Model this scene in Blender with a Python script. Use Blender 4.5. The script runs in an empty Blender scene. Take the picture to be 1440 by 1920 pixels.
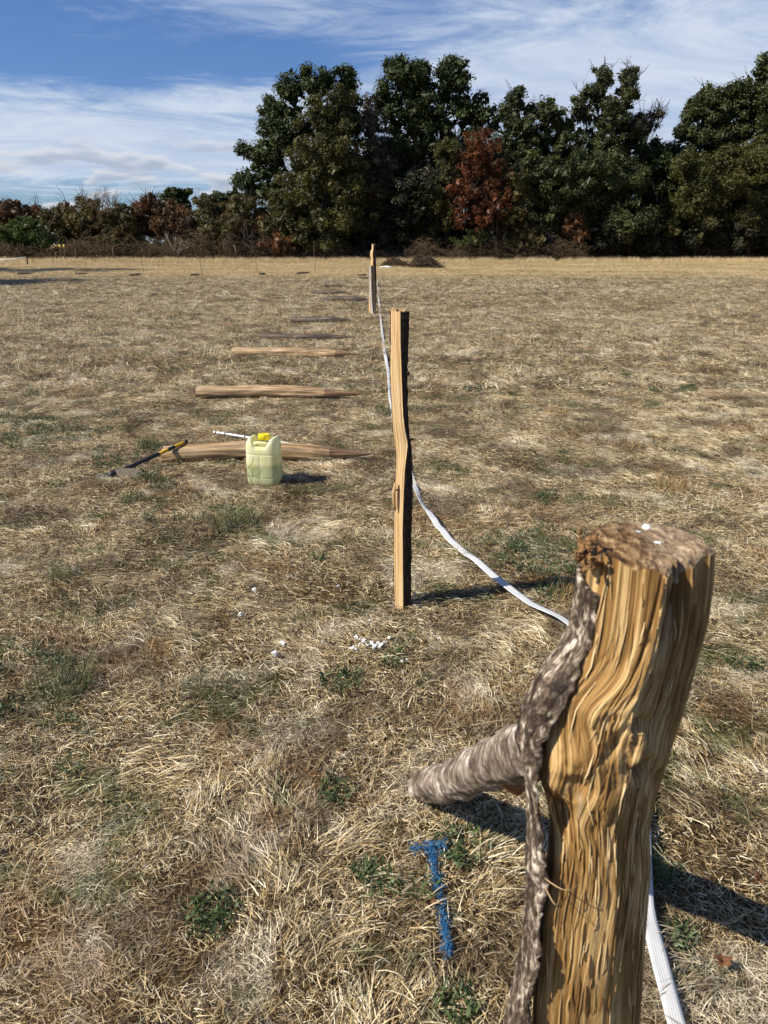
import bpy, math, random
import numpy as np
from math import radians, sin, cos, tan, atan, atan2, pi, sqrt

random.seed(7)
RNG = np.random.default_rng(11)
scene = bpy.context.scene
C = scene.collection

# ------------------------------------------------------------------ camera
EYE = 1.6
F = 1440.0                       # focal length in pixels of the 1440x1920 frame
PITCH = atan(505.0 / F)          # looking down
cam_data = bpy.data.cameras.new('camera')
cam = bpy.data.objects.new('camera', cam_data)
C.objects.link(cam)
cam.location = (0, 0, EYE)
cam.rotation_euler = (pi / 2 - PITCH, 0, 0)
cam_data.sensor_fit = 'VERTICAL'
cam_data.sensor_height = 9.15
cam_data.lens = 9.15 * F / 1920.0
cam_data.clip_start = 0.05
cam_data.clip_end = 3000
cam_data.dof.use_dof = True
cam_data.dof.focus_distance = 4.5
cam_data.dof.aperture_fstop = 2.6
scene.camera = cam
scene.render.resolution_x = 768
scene.render.resolution_y = 1024

# ------------------------------------------------------------------ light
SUN_EL = radians(42)
SH = (0.953, 0.303)              # horizontal direction in which shadows fall
sd = bpy.data.lights.new('sun', 'SUN')
sd.energy = 5.0
sd.angle = radians(0.53)
sd.color = (1.0, 0.93, 0.82)
sun = bpy.data.objects.new('sun', sd)
C.objects.link(sun)
# direction light travels: (SH*cos, -sin)
import mathutils
_dir = mathutils.Vector((SH[0] * cos(SUN_EL), SH[1] * cos(SUN_EL), -sin(SUN_EL)))
sun.rotation_euler = _dir.to_track_quat('-Z', 'Y').to_euler()
sun.location = (-20, -6, 20)

world = bpy.data.worlds.new('World')
scene.world = world
world.use_nodes = True
scene.view_settings.view_transform = 'Standard'
scene.view_settings.look = 'None'
scene.view_settings.gamma = 1
scene.view_settings.exposure = 0.52
scene.view_settings.use_curve_mapping = False


class NT:
    """small helper for writing node trees"""
    def __init__(self, nt):
        self.nt = nt
        nt.nodes.clear()

    def n(self, kind, **kw):
        nd = self.nt.nodes.new(kind)
        for k, v in kw.items():
            setattr(nd, k, v)
        return nd

    def link(self, a, b):
        self.nt.links.new(a, b)

    def _in(self, sock, v):
        if v is None:
            return
        if isinstance(v, bpy.types.NodeSocket):
            self.link(v, sock)
        elif isinstance(v, (tuple, list)):
            if len(v) == 3 and len(sock.default_value) == 4:
                v = (*v, 1)
            sock.default_value = v
        else:
            sock.default_value = v

    def math(self, op, a, b=None, c=None, clamp=False):
        nd = self.n('ShaderNodeMath', operation=op)
        nd.use_clamp = clamp
        self._in(nd.inputs[0], a)
        self._in(nd.inputs[1], b)
        if c is not None:
            self._in(nd.inputs[2], c)
        return nd.outputs[0]

    def mix(self, f, a, b, blend='MIX'):
        nd = self.n('ShaderNodeMix', data_type='RGBA', blend_type=blend)
        self._in(nd.inputs[0], f)
        self._in(nd.inputs[6], a)
        self._in(nd.inputs[7], b)
        return nd.outputs[2]

    def ramp(self, f, stops, interp='LINEAR'):
        nd = self.n('ShaderNodeValToRGB')
        nd.color_ramp.interpolation = interp
        cr = nd.color_ramp
        while len(cr.elements) < len(stops):
            cr.elements.new(0.5)
        for e, (p, col) in zip(cr.elements, stops):
            e.position = p
            e.color = (*col, 1) if len(col) == 3 else col
        self._in(nd.inputs[0], f)
        return nd.outputs[0]

    def smooth(self, v, lo, hi):
        nd = self.n('ShaderNodeMapRange', interpolation_type='SMOOTHSTEP')
        self._in(nd.inputs[0], v)
        nd.inputs[1].default_value = lo
        nd.inputs[2].default_value = hi
        return nd.outputs[0]

    def noise(self, vec, scale, detail=4, rough=0.55, dist=0.0, dim='3D', lac=2.0):
        nd = self.n('ShaderNodeTexNoise', noise_dimensions=dim)
        if vec is not None:
            self.link(vec, nd.inputs['Vector'])
        nd.inputs['Scale'].default_value = scale
        nd.inputs['Detail'].default_value = detail
        nd.inputs['Roughness'].default_value = rough
        nd.inputs['Distortion'].default_value = dist
        nd.inputs['Lacunarity'].default_value = lac
        return nd.outputs[0]

    def vmul(self, vec, v):
        nd = self.n('ShaderNodeVectorMath', operation='MULTIPLY')
        self.link(vec, nd.inputs[0])
        nd.inputs[1].default_value = v
        return nd.outputs[0]

    def vadd(self, a, b):
        nd = self.n('ShaderNodeVectorMath', operation='ADD')
        self._in(nd.inputs[0], a)
        self._in(nd.inputs[1], b)
        return nd.outputs[0]

    def comb(self, x, y, z=0.0):
        nd = self.n('ShaderNodeCombineXYZ')
        self._in(nd.inputs[0], x)
        self._in(nd.inputs[1], y)
        self._in(nd.inputs[2], z)
        return nd.outputs[0]


def build_world():
    t = NT(world.node_tree)
    sky = t.n('ShaderNodeTexSky', sky_type='NISHITA')
    sky.sun_disc = False
    sky.sun_elevation = SUN_EL
    # Blender's sky azimuth: rotation 0 puts the sun toward +Y, growing clockwise
    sky.sun_rotation = atan2(-SH[0], -SH[1]) % (2 * pi)
    sky.altitude = 200
    sky.air_density = 1.0
    sky.dust_density = 0.6
    sky.ozone_density = 2.5
    tc = t.n('ShaderNodeTexCoord')
    sep = t.n('ShaderNodeSeparateXYZ')
    t.link(tc.outputs['Generated'], sep.inputs[0])
    X, Y, Z = sep.outputs
    az = t.math('ARCTAN2', X, Y)            # radians, 0 = straight ahead
    el = t.math('ARCSINE', Z)
    # flat cloud layer: the direction meets a plane high above
    zz = t.math('ADD', t.math('MAXIMUM', Z, 0.0), 0.10)
    px = t.math('DIVIDE', X, zz)
    py = t.math('DIVIDE', Y, zz)
    # turned a little so the wisps trail across
    a = radians(14)
    rx = t.math('ADD', t.math('MULTIPLY', px, cos(a)), t.math('MULTIPLY', py, sin(a)))
    ry = t.math('SUBTRACT', t.math('MULTIPLY', py, cos(a)), t.math('MULTIPLY', px, sin(a)))
    cvec = t.comb(t.math('MULTIPLY', rx, 0.55), ry, 3.1)
    big = t.noise(cvec, 0.62, 3, 0.5, 0.5)
    wisp = t.noise(cvec, 1.7, 10, 0.66, 1.2)
    fine = t.noise(t.comb(t.math('MULTIPLY', rx, 0.8), t.math('MULTIPLY', ry, 1.6), 7.0), 3.4, 8, 0.62, 1.0)

    def gauss(a0, e0, sa, se):
        u = t.math('DIVIDE', t.math('SUBTRACT', az, radians(a0)), radians(sa))
        v = t.math('DIVIDE', t.math('SUBTRACT', el, radians(e0)), radians(se))
        r = t.math('ADD', t.math('MULTIPLY', u, u), t.math('MULTIPLY', v, v))
        return t.math('EXPONENT', t.math('MULTIPLY', r, -1.0))
    cover = t.math('ADD', t.math('MULTIPLY', big, 0.55), t.math('MULTIPLY', wisp, 0.74))
    cover = t.math('ADD', cover, t.math('MULTIPLY', fine, 0.22))
    for (a0, e0, sa, se, w) in [(16, 9.5, 17, 4.6, 0.42), (-21, 5.9, 13, 2.3, 0.42), (-5, 6.0, 9, 3.0, 0.12),
                                (-14, 15.4, 18, 1.6, 0.20), (-22, 10.6, 11, 1.7, -0.20), (-6, 10.8, 7, 1.4, -0.10),
                                (6, 9.0, 5, 0.9, -0.16), (-22, 1.9, 20, 0.9, -0.16), (26, 14.5, 8, 2, -0.12), (-25, 13, 8, 1.3, -0.1)]:
        cover = t.math('ADD', cover, t.math('MULTIPLY', gauss(a0, e0, sa, se), w))
    dens = t.smooth(cover, 0.69, 1.06)
    dens = t.math('MULTIPLY', dens, 0.93)
    # small cumulus puffs near the horizon
    cuv = t.comb(t.math('MULTIPLY', az, 9.0), t.math('MULTIPLY', el, 34.0), 2.0)
    cu = t.noise(cuv, 1.15, 7, 0.52, 0.25)
    cum = t.math('MULTIPLY', t.smooth(cu, 0.525, 0.60), t.smooth(el, radians(8.2), radians(4.6)))
    shade = t.smooth(t.noise(t.vadd(cuv, (0, 0.16, 0)), 1.15, 7, 0.52, 0.25), 0.5, 0.68)
    skyc = t.mix(1.0, sky.outputs[0], (0.58, 0.78, 1.12), 'MULTIPLY')
    hz = t.smooth(el, radians(4.5), radians(-1.0))
    skyc = t.mix(t.math('MULTIPLY', hz, 0.35), skyc, (5.2, 6.3, 7.4))
    cl = t.mix(t.smooth(wisp, 0.35, 0.7), (5.2, 6.2, 8.0), (7.0, 7.8, 9.0))
    skyc = t.mix(dens, skyc, cl)
    cuc = t.mix(shade, (7.6, 7.8, 8.1), (4.1, 4.8, 6.0))
    skyc = t.mix(t.math('MULTIPLY', cum, 0.75), skyc, cuc)
    bg = t.n('ShaderNodeBackground')
    t.link(skyc, bg.inputs[0])
    bg.inputs[1].default_value = 0.068
    out = t.n('ShaderNodeOutputWorld')
    t.link(bg.outputs[0], out.inputs[0])


build_world()

# ------------------------------------------------------------------ geometry of the view


def ground_at(px, py, z=0.0):
    """ground point seen at a pixel of the 1440x1920 photograph"""
    dep = atan((py - 960) / F) + PITCH
    Y = (EYE - z) / tan(dep)
    zc = Y * cos(PITCH) + (EYE - z) * sin(PITCH)
    return ((px - 720) / F * zc, Y)


def at_plane(px, py, Y):
    """point seen at a pixel and standing on the vertical plane y = Y"""
    dep = atan((py - 960) / F) + PITCH
    h = Y * tan(dep)
    zc = Y * cos(PITCH) + h * sin(PITCH)
    return ((px - 720) / F * zc, EYE - h)


# ------------------------------------------------------------------ value noise
_PERM = np.random.default_rng(3).random(65536)


def _h(i, j, k, seed):
    n = (i * 73856093) ^ (j * 19349663) ^ (k * 83492791) ^ (seed * 2654435)
    return _PERM[(n ^ (n >> 13)) & 65535]


def vn(x, y, z=0.0, seed=0):
    x = np.asarray(x, float); y = np.asarray(y, float); z = np.asarray(z, float) + np.zeros_like(x)
    xi = np.floor(x).astype(np.int64); yi = np.floor(y).astype(np.int64); zi = np.floor(z).astype(np.int64)
    u = x - xi; v = y - yi; w = z - zi
    u = u * u * (3 - 2 * u); v = v * v * (3 - 2 * v); w = w * w * (3 - 2 * w)
    r = 0
    for a in (0, 1):
        for b in (0, 1):
            for c in (0, 1):
                r = r + _h(xi + a, yi + b, zi + c, seed) * (u if a else 1 - u) * (v if b else 1 - v) * (w if c else 1 - w)
    return r * 2 - 1


def fbm(x, y, z=0.0, seed=0, oct=4, gain=0.5):
    r = 0; a = 1.0; s = 0
    for o in range(oct):
        r = r + a * vn(np.asarray(x) * 2 ** o, np.asarray(y) * 2 ** o, np.asarray(z) * 2 ** o, seed + o * 7)
        s += a; a *= gain
    return r / s


def hgt(x, y):
    """gentle lumps of the field"""
    x = np.asarray(x, float); y = np.asarray(y, float)
    near = 1.0
    return (0.022 * vn(x * 0.55, y * 0.55, 0, 1) + 0.016 * vn(x * 1.7, y * 1.7, 0, 2) + 0.013 * vn(x * 4.1, y * 4.1, 0, 5) + 0.006 * vn(x * 9.3, y * 9.3, 0, 6)) * near


def H(x, y):
    return float(hgt(np.array([x]), np.array([y]))[0])


# ------------------------------------------------------------------ object helpers
def tag(o, label=None, cat=None, group=None, kind=None):
    if label: o['label'] = label
    if cat: o['category'] = cat
    if group: o['group'] = group
    if kind: o['kind'] = kind
    return o


def empty(name, loc, label=None, cat=None, group=None):
    o = bpy.data.objects.new(name, None)
    C.objects.link(o)
    o.location = loc
    o.empty_display_size = 0.2
    return tag(o, label, cat, group)


def fast_mesh(name, V, Fq, smooth=True, attrs=None, uv=None, link=True):
    """V (n,3); Fq (m,k) all faces with k corners"""
    V = np.ascontiguousarray(V, np.float32)
    Fq = np.ascontiguousarray(Fq, np.int32)
    m = bpy.data.meshes.new(name)
    m.vertices.add(len(V)); m.vertices.foreach_set('co', V.ravel())
    nf, k = Fq.shape
    m.loops.add(nf * k); m.loops.foreach_set('vertex_index', Fq.ravel())
    m.polygons.add(nf)
    m.polygons.foreach_set('loop_start', np.arange(0, nf * k, k, dtype=np.int32))
    m.polygons.foreach_set('loop_total', np.full(nf, k, np.int32))
    m.polygons.foreach_set('use_smooth', np.full(nf, smooth, bool))
    m.update(calc_edges=True)
    if attrs:
        for an, av in attrs.items():
            at = m.attributes.new(an, 'FLOAT', 'POINT')
            at.data.foreach_set('value', np.ascontiguousarray(av, np.float32))
    if uv is not None:
        ul = m.uv_layers.new(name='UVMap')
        ul.data.foreach_set('uv', np.ascontiguousarray(uv, np.float32)[Fq.ravel()].ravel())
    return m


def obj(name, mesh, mat=None, parent=None, loc=None):
    """vertices are given in world space; a parented piece is moved back to its parent's origin"""
    o = bpy.data.objects.new(name, mesh)
    C.objects.link(o)
    if mat is not None:
        mesh.materials.append(mat)
    if parent is not None:
        o.parent = parent
    if loc is not None:
        o.location = loc
    return o


def part(name, V, Fq, mat, parent, smooth=True, attrs=None, uv=None):
    V = np.asarray(V, float)
    if parent is not None:
        V = V - np.array(parent.location)
    return obj(name, fast_mesh(name, V, Fq, smooth, attrs, uv), mat, parent)


def grid_faces(nr, nc, wrap=False):
    r = np.arange(nr - 1)[:, None]
    c = np.arange(nc if wrap else nc - 1)[None, :]
    c2 = (c + 1) % nc
    a = r * nc + c; b = r * nc + c2; d = (r + 1) * nc + c; e = (r + 1) * nc + c2
    return np.stack([a, b, e, d], -1).reshape(-1, 4)


class Bag:
    """collects quads / tubes into one mesh"""
    def __init__(self):
        self.V = []; self.F = []; self.n = 0; self.A = []; self.U = []

    def add(self, V, Fq, a=0.5, uv=None):
        V = np.asarray(V, float)
        Fq = np.asarray(Fq)
        if Fq.shape[1] == 3:
            Fq = np.concatenate([Fq, Fq[:, 2:3]], 1)
        self.V.append(V); self.F.append(Fq + self.n)
        self.A.append(np.full(len(V), a) if np.isscalar(a) else a)
        self.U.append(uv if uv is not None else np.zeros((len(V), 2)))
        self.n += len(V)

    def tube(self, pts, rad, sides=6, a=0.5, cap=True, wob=0.0):
        pts = np.asarray(pts, float)
        n = len(pts)
        rad = np.broadcast_to(np.asarray(rad, float), (n,)).copy()
        T = np.gradient(pts, axis=0)
        T /= np.linalg.norm(T, axis=1)[:, None] + 1e-9
        up = np.array([0, 0, 1.0]) if abs(T[0, 2]) < 0.9 else np.array([1.0, 0, 0])
        A1 = np.cross(T, up); A1 /= np.linalg.norm(A1, axis=1)[:, None] + 1e-9
        B1 = np.cross(T, A1)
        th = np.linspace(0, 2 * pi, sides, endpoint=False)
        rr = rad[:, None] * (1 + (wob * vn(np.cos(th)[None, :] * 2 + 5, np.sin(th)[None, :] * 2 + 9, np.arange(n)[:, None] * 0.7) if wob else 0))
        P = pts[:, None, :] + rr[..., None] * (np.cos(th)[None, :, None] * A1[:, None, :] + np.sin(th)[None, :, None] * B1[:, None, :])
        V = P.reshape(-1, 3)
        L = np.concatenate([[0], np.cumsum(np.linalg.norm(np.diff(pts, axis=0), axis=1))])
        uv = np.stack([np.broadcast_to(th[None, :] / (2 * pi), (n, sides)), np.broadcast_to(L[:, None], (n, sides))], -1).reshape(-1, 2)
        Fq = grid_faces(n, sides, True)
        if cap:
            V = np.concatenate([V, pts[:1], pts[-1:]])
            uv = np.concatenate([uv, uv[:1], uv[-1:]])
            i0 = n * sides; i1 = i0 + 1
            k = np.arange(sides); k2 = (k + 1) % sides
            c0 = np.stack([k2, k, np.full(sides, i0), np.full(sides, i0)], 1)
            b = (n - 1) * sides
            c1 = np.stack([b + k, b + k2, np.full(sides, i1), np.full(sides, i1)], 1)
            Fq = np.concatenate([Fq, c0, c1])
        self.add(V, Fq, a, uv)

    def mesh(self, name, smooth=True, off=(0, 0, 0)):
        V = np.concatenate(self.V) - np.array(off)
        Fq = np.concatenate(self.F)
        A = np.concatenate(self.A); U = np.concatenate(self.U)
        tri = Fq[:, 2] == Fq[:, 3]
        if not tri.any():
            return fast_mesh(name, V, Fq, smooth, {'tone': A}, U)
        # mixed: build loops by hand
        m = bpy.data.meshes.new(name)
        m.vertices.add(len(V)); m.vertices.foreach_set('co', V.astype(np.float32).ravel())
        tot = np.where(tri, 3, 4).astype(np.int32)
        start = np.concatenate([[0], np.cumsum(tot)[:-1]]).astype(np.int32)
        mask = np.ones(Fq.shape, bool); mask[tri, 3] = False
        lv = Fq[mask].astype(np.int32)
        m.loops.add(len(lv)); m.loops.foreach_set('vertex_index', lv)
        m.polygons.add(len(Fq))
        m.polygons.foreach_set('loop_start', start); m.polygons.foreach_set('loop_total', tot)
        m.polygons.foreach_set('use_smooth', np.full(len(Fq), smooth, bool))
        m.update(calc_edges=True)
        at = m.attributes.new('tone', 'FLOAT', 'POINT'); at.data.foreach_set('value', A.astype(np.float32))
        ul = m.uv_layers.new(name='UVMap'); ul.data.foreach_set('uv', U.astype(np.float32)[lv].ravel())
        return m

    def obj(self, name, mat, parent=None, smooth=True):
        off = tuple(parent.location) if parent is not None else (0, 0, 0)
        return obj(name, self.mesh(name, smooth, off), mat, parent)


# ------------------------------------------------------------------ materials
def mat_new(name):
    m = bpy.data.materials.new(name)
    m.use_nodes = True
    return m, NT(m.node_tree)


def finish(t, col, rough=0.7, spec=0.3, bump=None, bstr=0.3, bdist=0.01, sss=None, trans=None):
    p = t.n('ShaderNodeBsdfPrincipled')
    t._in(p.inputs['Base Color'], col)
    t._in(p.inputs['Roughness'], rough)
    p.inputs['Specular IOR Level'].default_value = spec
    if bump is not None:
        b = t.n('ShaderNodeBump')
        b.inputs['Strength'].default_value = bstr
        b.inputs['Distance'].default_value = bdist
        t.link(bump, b.inputs['Height'])
        t.link(b.outputs[0], p.inputs['Normal'])
    out = t.n('ShaderNodeOutputMaterial')
    sh = p.outputs[0]
    if trans:
        tr = t.n('ShaderNodeBsdfTranslucent')
        t._in(tr.inputs[0], col)
        mx = t.n('ShaderNodeMixShader')
        mx.inputs[0].default_value = trans
        t.link(sh, mx.inputs[1]); t.link(tr.outputs[0], mx.inputs[2])
        sh = mx.outputs[0]
    t.link(sh, out.inputs[0])
    return p


def attr(t, name):
    a = t.n('ShaderNodeAttribute'); a.attribute_name = name
    return a.outputs['Fac']


def position(t):
    return t.n('ShaderNodeNewGeometry').outputs['Position']


def grass_patch_colour(t, tone, pos):
    """straw colours: random per blade, drifting in patches over the field"""
    pxy = t.vmul(pos, (1, 1, 0))
    base = t.ramp(tone, [(0.0, (0.022, 0.013, 0.006)), (0.28, (0.09, 0.054, 0.021)), (0.46, (0.42, 0.285, 0.115)),  # darkest blade tones also paint the deep shadow within the mat
                         (0.70, (0.68, 0.53, 0.27)), (1.0, (0.92, 0.83, 0.60))])
    pale = t.smooth(t.noise(pxy, 2.3, 6, 0.62, 0.9), 0.52, 0.64)
    col = t.mix(t.math('MULTIPLY', pale, 0.7), base, t.mix(tone, (0.50, 0.40, 0.25), (0.95, 0.88, 0.70)))
    dark = t.smooth(t.noise(t.vadd(pxy, (31, 7, 0)), 2.2, 6, 0.66, 0.7), 0.48, 0.60)
    col = t.mix(t.math('MULTIPLY', dark, 0.72), col, t.mix(tone, (0.030, 0.020, 0.011), (0.24, 0.165, 0.085)))
    rust = t.smooth(t.noise(t.vadd(pxy, (5, 51, 0)), 1.9, 5, 0.62, 0.6), 0.54, 0.64)
    col = t.mix(t.math('MULTIPLY', rust, 0.5), col, t.mix(tone, (0.10, 0.045, 0.015), (0.42, 0.235, 0.09)))
    # scattered green blades, in patches
    gp = t.smooth(t.noise(t.vadd(pxy, (71, 17, 0)), 2.6, 6, 0.68, 0.4), 0.52, 0.62)
    pick = t.smooth(t.math('FRACT', t.math('MULTIPLY', tone, 37.7)), 0.36, 0.4)
    green = t.mix(tone, (0.026, 0.038, 0.010), (0.15, 0.18, 0.055))
    col = t.mix(t.math('MULTIPLY', t.math('MULTIPLY', gp, pick), 0.85), col, green)
    # golden uncut band towards the wood
    sp = t.n('ShaderNodeSeparateXYZ'); t.link(pos, sp.inputs[0])
    wob = t.math('MULTIPLY', t.noise(t.vmul(pos, (0.06, 0.3, 0)), 1.0, 3), 16.0)
    yy = t.math('ADD', sp.outputs[1], wob)
    far = t.smooth(yy, 42.0, 50.0)
    far = t.math('MULTIPLY', far, 0.75)
    band = t.noise(t.vmul(pos, (0.05, 0.9, 0)), 1.0, 4, 0.6)
    gold = t.mix(t.smooth(band, 0.40, 0.62), (0.40, 0.29, 0.125), (0.72, 0.56, 0.28))
    gold = t.mix(0.4, gold, t.mix(tone, (0.20, 0.13, 0.05), (0.8, 0.65, 0.36)))
    col = t.mix(far, col, gold)
    return col


def make_grass_mat():
    m, t = mat_new('dry_grass')
    tone = attr(t, 'tone')
    oi = t.n('ShaderNodeObjectInfo')
    tone2 = t.math('ADD', tone, t.math('MULTIPLY', t.math('SUBTRACT', oi.outputs['Random'], 0.5), 0.30), clamp=True)
    col = grass_patch_colour(t, tone2, position(t))
    finish(t, col, 0.42, 0.45, trans=0.12)
    return m


def make_ground_mat():
    m, t = mat_new('field_ground')
    pos = position(t)
    pxy = t.vmul(pos, (1, 1, 0))
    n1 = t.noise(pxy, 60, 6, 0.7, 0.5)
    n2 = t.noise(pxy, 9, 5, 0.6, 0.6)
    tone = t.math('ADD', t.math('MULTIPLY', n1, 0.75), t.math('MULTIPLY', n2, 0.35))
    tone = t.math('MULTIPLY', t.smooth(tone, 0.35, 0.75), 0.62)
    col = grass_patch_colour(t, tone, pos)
    col = t.mix(0.65, col, (0.030, 0.020, 0.011))  # brown soil, darkened further to stand in for shadow between the straws
    # beyond the range of separate blades the sheet itself reads as straw
    sp = t.n('ShaderNodeSeparateXYZ'); t.link(pos, sp.inputs[0])
    f = t.smooth(sp.outputs[1], 25.0, 60.0)
    far = grass_patch_colour(t, t.smooth(t.noise(t.vmul(pos, (3, 1.2, 0)), 6, 6, 0.7), 0.3, 0.7), pos)
    col = t.mix(t.math('MULTIPLY', f, 0.7), col, far)
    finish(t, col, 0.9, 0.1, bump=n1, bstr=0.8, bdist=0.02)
    return m


def make_wood_mat(name, dark, mid, pale, ku=16.0, kv=1.3, rough=0.55, bstr=0.6, bd=0.002, weather=0.0, contrast=1.0, wav=0.6, dirt=0.0):
    m, t = mat_new(name)
    uv = t.n('ShaderNodeUVMap'); uv.uv_map = 'UVMap'
    v = uv.outputs[0]
    st = t.noise(t.vmul(v, (ku, kv, 1)), 1.0, 6, 0.66, wav)
    st2 = t.noise(t.vmul(v, (ku * 5, kv * 2.2, 1)), 1.0, 4, 0.6, 0.5)
    bl = t.noise(t.vmul(v, (3.0, 3.0, 1)), 1.0, 4, 0.6, 0.6)
    f = t.math('ADD', t.math('MULTIPLY', st, 0.62), t.math('MULTIPLY', st2, 0.53))
    f = t.math('ADD', f, t.math('MULTIPLY', t.math('SUBTRACT', bl, 0.5), 0.55))
    w = 0.17 / contrast
    f = t.smooth(f, 0.575 - w, 0.575 + w)
    col = t.ramp(f, [(0.0, dark), (0.45, mid), (1.0, pale)])
    if weather:
        g = t.smooth(t.noise(t.vmul(v, (5, 1.2, 1)), 1.0, 5, 0.6, 0.5), 0.45, 0.62)
        col = t.mix(t.math('MULTIPLY', g, weather), col, t.mix(st, (0.06, 0.052, 0.045), (0.42, 0.40, 0.38)))
    if dirt:
        d1 = t.smooth(t.noise(t.vmul(v, (ku * 1.7, kv * 1.4, 1)), 1.0, 7, 0.72, 0.3), 0.53, 0.66)
        d2 = t.smooth(t.noise(t.vmul(v, (4, 7, 1)), 1.0, 6, 0.7, 0.4), 0.42, 0.62)
        col = t.mix(t.math('MULTIPLY', t.math('MULTIPLY', d1, d2), dirt), col, (0.045, 0.022, 0.008))
        g = t.smooth(t.noise(t.vmul(t.vadd(v, (4, 9, 0)), (6, 9, 1)), 1.0, 6, 0.7, 0.4), 0.60, 0.72)
        col = t.mix(t.math('MULTIPLY', g, dirt * 0.55), col, (0.42, 0.36, 0.27))
    finish(t, col, rough, 0.35, bump=f, bstr=bstr, bdist=bd)
    return m


def make_bark_mat(name, dark, mid, pale, su=10.0, sv=22.0, thr=(0.36, 0.66), bd=0.006, band=True):
    m, t = mat_new(name)
    uv = t.n('ShaderNodeUVMap'); uv.uv_map = 'UVMap'
    v = uv.outputs[0]
    n1 = t.noise(t.vmul(v, (su, sv, 1)), 1.0, 9, 0.76, 0.5)
    n2 = t.noise(t.vmul(v, (su * 0.4, sv * 3.5, 1) if band else (su * 3, sv * 2.2, 1)), 1.0, 5, 0.6, 0.4)
    n3 = t.noise(t.vmul(v, (su * 0.5, sv * 0.3, 1)), 1.0, 4, 0.55, 0.5)
    f = t.math('ADD', t.math('MULTIPLY', n1, 0.65), t.math('MULTIPLY', n2, 0.35))
    f = t.math('ADD', f, t.math('MULTIPLY', t.math('SUBTRACT', n3, 0.5), 0.35))
    f = t.smooth(f, thr[0], thr[1])
    col = t.ramp(f, [(0.0, dark), (0.5, mid), (1.0, pale)])
    finish(t, col, 0.8, 0.25, bump=f, bstr=0.8, bdist=bd)
    return m


def make_plain(name, col, rough=0.6, spec=0.3, nscale=12, var=0.35, metal=0.0, bump=0.0):
    m, t = mat_new(name)
    n = t.noise(position(t), nscale, 5, 0.6)
    c = t.mix(t.math('MULTIPLY', t.smooth(n, 0.35, 0.7), var), col, tuple(x * 0.45 for x in col))
    p = finish(t, c, rough, spec, bump=n if bump else None, bstr=bump, bdist=0.004)
    p.inputs['Metallic'].default_value = metal
    return m


def make_leaf_mat(name, dark, light, accent=None, amount=0.0, trans=0.25, rough=0.5):
    m, t = mat_new(name)
    tone = attr(t, 'tone')
    pos = position(t)
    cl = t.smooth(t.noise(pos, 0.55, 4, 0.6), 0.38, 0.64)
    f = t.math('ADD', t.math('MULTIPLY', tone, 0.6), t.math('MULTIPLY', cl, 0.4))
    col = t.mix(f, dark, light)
    if accent:
        a = t.smooth(t.noise(t.vadd(pos, (9, 3, 40)), 0.42, 4, 0.6), 0.50, 0.62)
        pk = t.smooth(t.math('FRACT', t.math('MULTIPLY', tone, 23.3)), 0.4, 0.5)
        col = t.mix(t.math('MULTIPLY', t.math('MULTIPLY', a, pk), amount), col, accent)
    finish(t, col, rough, 0.3, trans=trans)
    return m


M = {}
M['grass'] = make_grass_mat()
M['ground'] = make_ground_mat()
M['wood'] = make_wood_mat('split_wood', (0.11, 0.050, 0.014), (0.37, 0.205, 0.062), (0.74, 0.53, 0.25), 12, 1.2, contrast=0.8, bd=0.003, bstr=0.9, wav=0.25, dirt=0.85, rough=0.62)
M['wood_post'] = make_wood_mat('fresh_split_wood', (0.34, 0.19, 0.075), (0.62, 0.41, 0.19), (0.76, 0.58, 0.35), 4.5, 0.9, contrast=0.62)
M['wood_old'] = make_wood_mat('dry_split_wood', (0.11, 0.060, 0.024), (0.33, 0.20, 0.085), (0.58, 0.42, 0.22), 6, 1.2, weather=0.3)
M['wood_grey'] = make_wood_mat('weathered_wood', (0.10, 0.085, 0.075), (0.36, 0.33, 0.32), (0.62, 0.60, 0.60), 8, 1.2)
M['wood_tip'] = make_wood_mat('dark_tip_wood', (0.04, 0.024, 0.014), (0.14, 0.08, 0.04), (0.34, 0.21, 0.11), 6, 1.2)
M['wood_dark'] = make_wood_mat('dark_wood', (0.025, 0.018, 0.014), (0.07, 0.052, 0.038), (0.20, 0.15, 0.10), 6, 1.2)
M['endgrain'] = make_plain('end_grain', (0.42, 0.27, 0.13), 0.8, 0.2, 40, 0.9, bump=0.8)
M['bark'] = make_bark_mat('grey_bark', (0.022, 0.015, 0.011), (0.17, 0.13, 0.10), (0.52, 0.46, 0.41), 5, 30)
M['bark_dark'] = make_bark_mat('dark_bark', (0.020, 0.013, 0.008), (0.085, 0.055, 0.034), (0.34, 0.27, 0.19), 6, 20, thr=(0.40, 0.76), band=False)
M['birch'] = make_bark_mat('banded_bark', (0.06, 0.042, 0.030), (0.26, 0.20, 0.15), (0.66, 0.59, 0.50), 7, 24, thr=(0.36, 0.66), bd=0.004)
M['trunk'] = make_plain('tree_bark', (0.05, 0.042, 0.034), 0.9, 0.1, 6, 0.8)
M['twig'] = make_plain('dry_twig', (0.13, 0.095, 0.065), 0.9, 0.1, 3, 0.8)
M['bramble'] = make_plain('bramble_stem', (0.125, 0.088, 0.050), 0.9, 0.1, 1.2, 0.85)
M['white_twig'] = make_plain('bleached_branch', (0.36, 0.31, 0.27), 0.8, 0.1, 3, 0.4)

# ------------------------------------------------------------------ the ground


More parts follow.
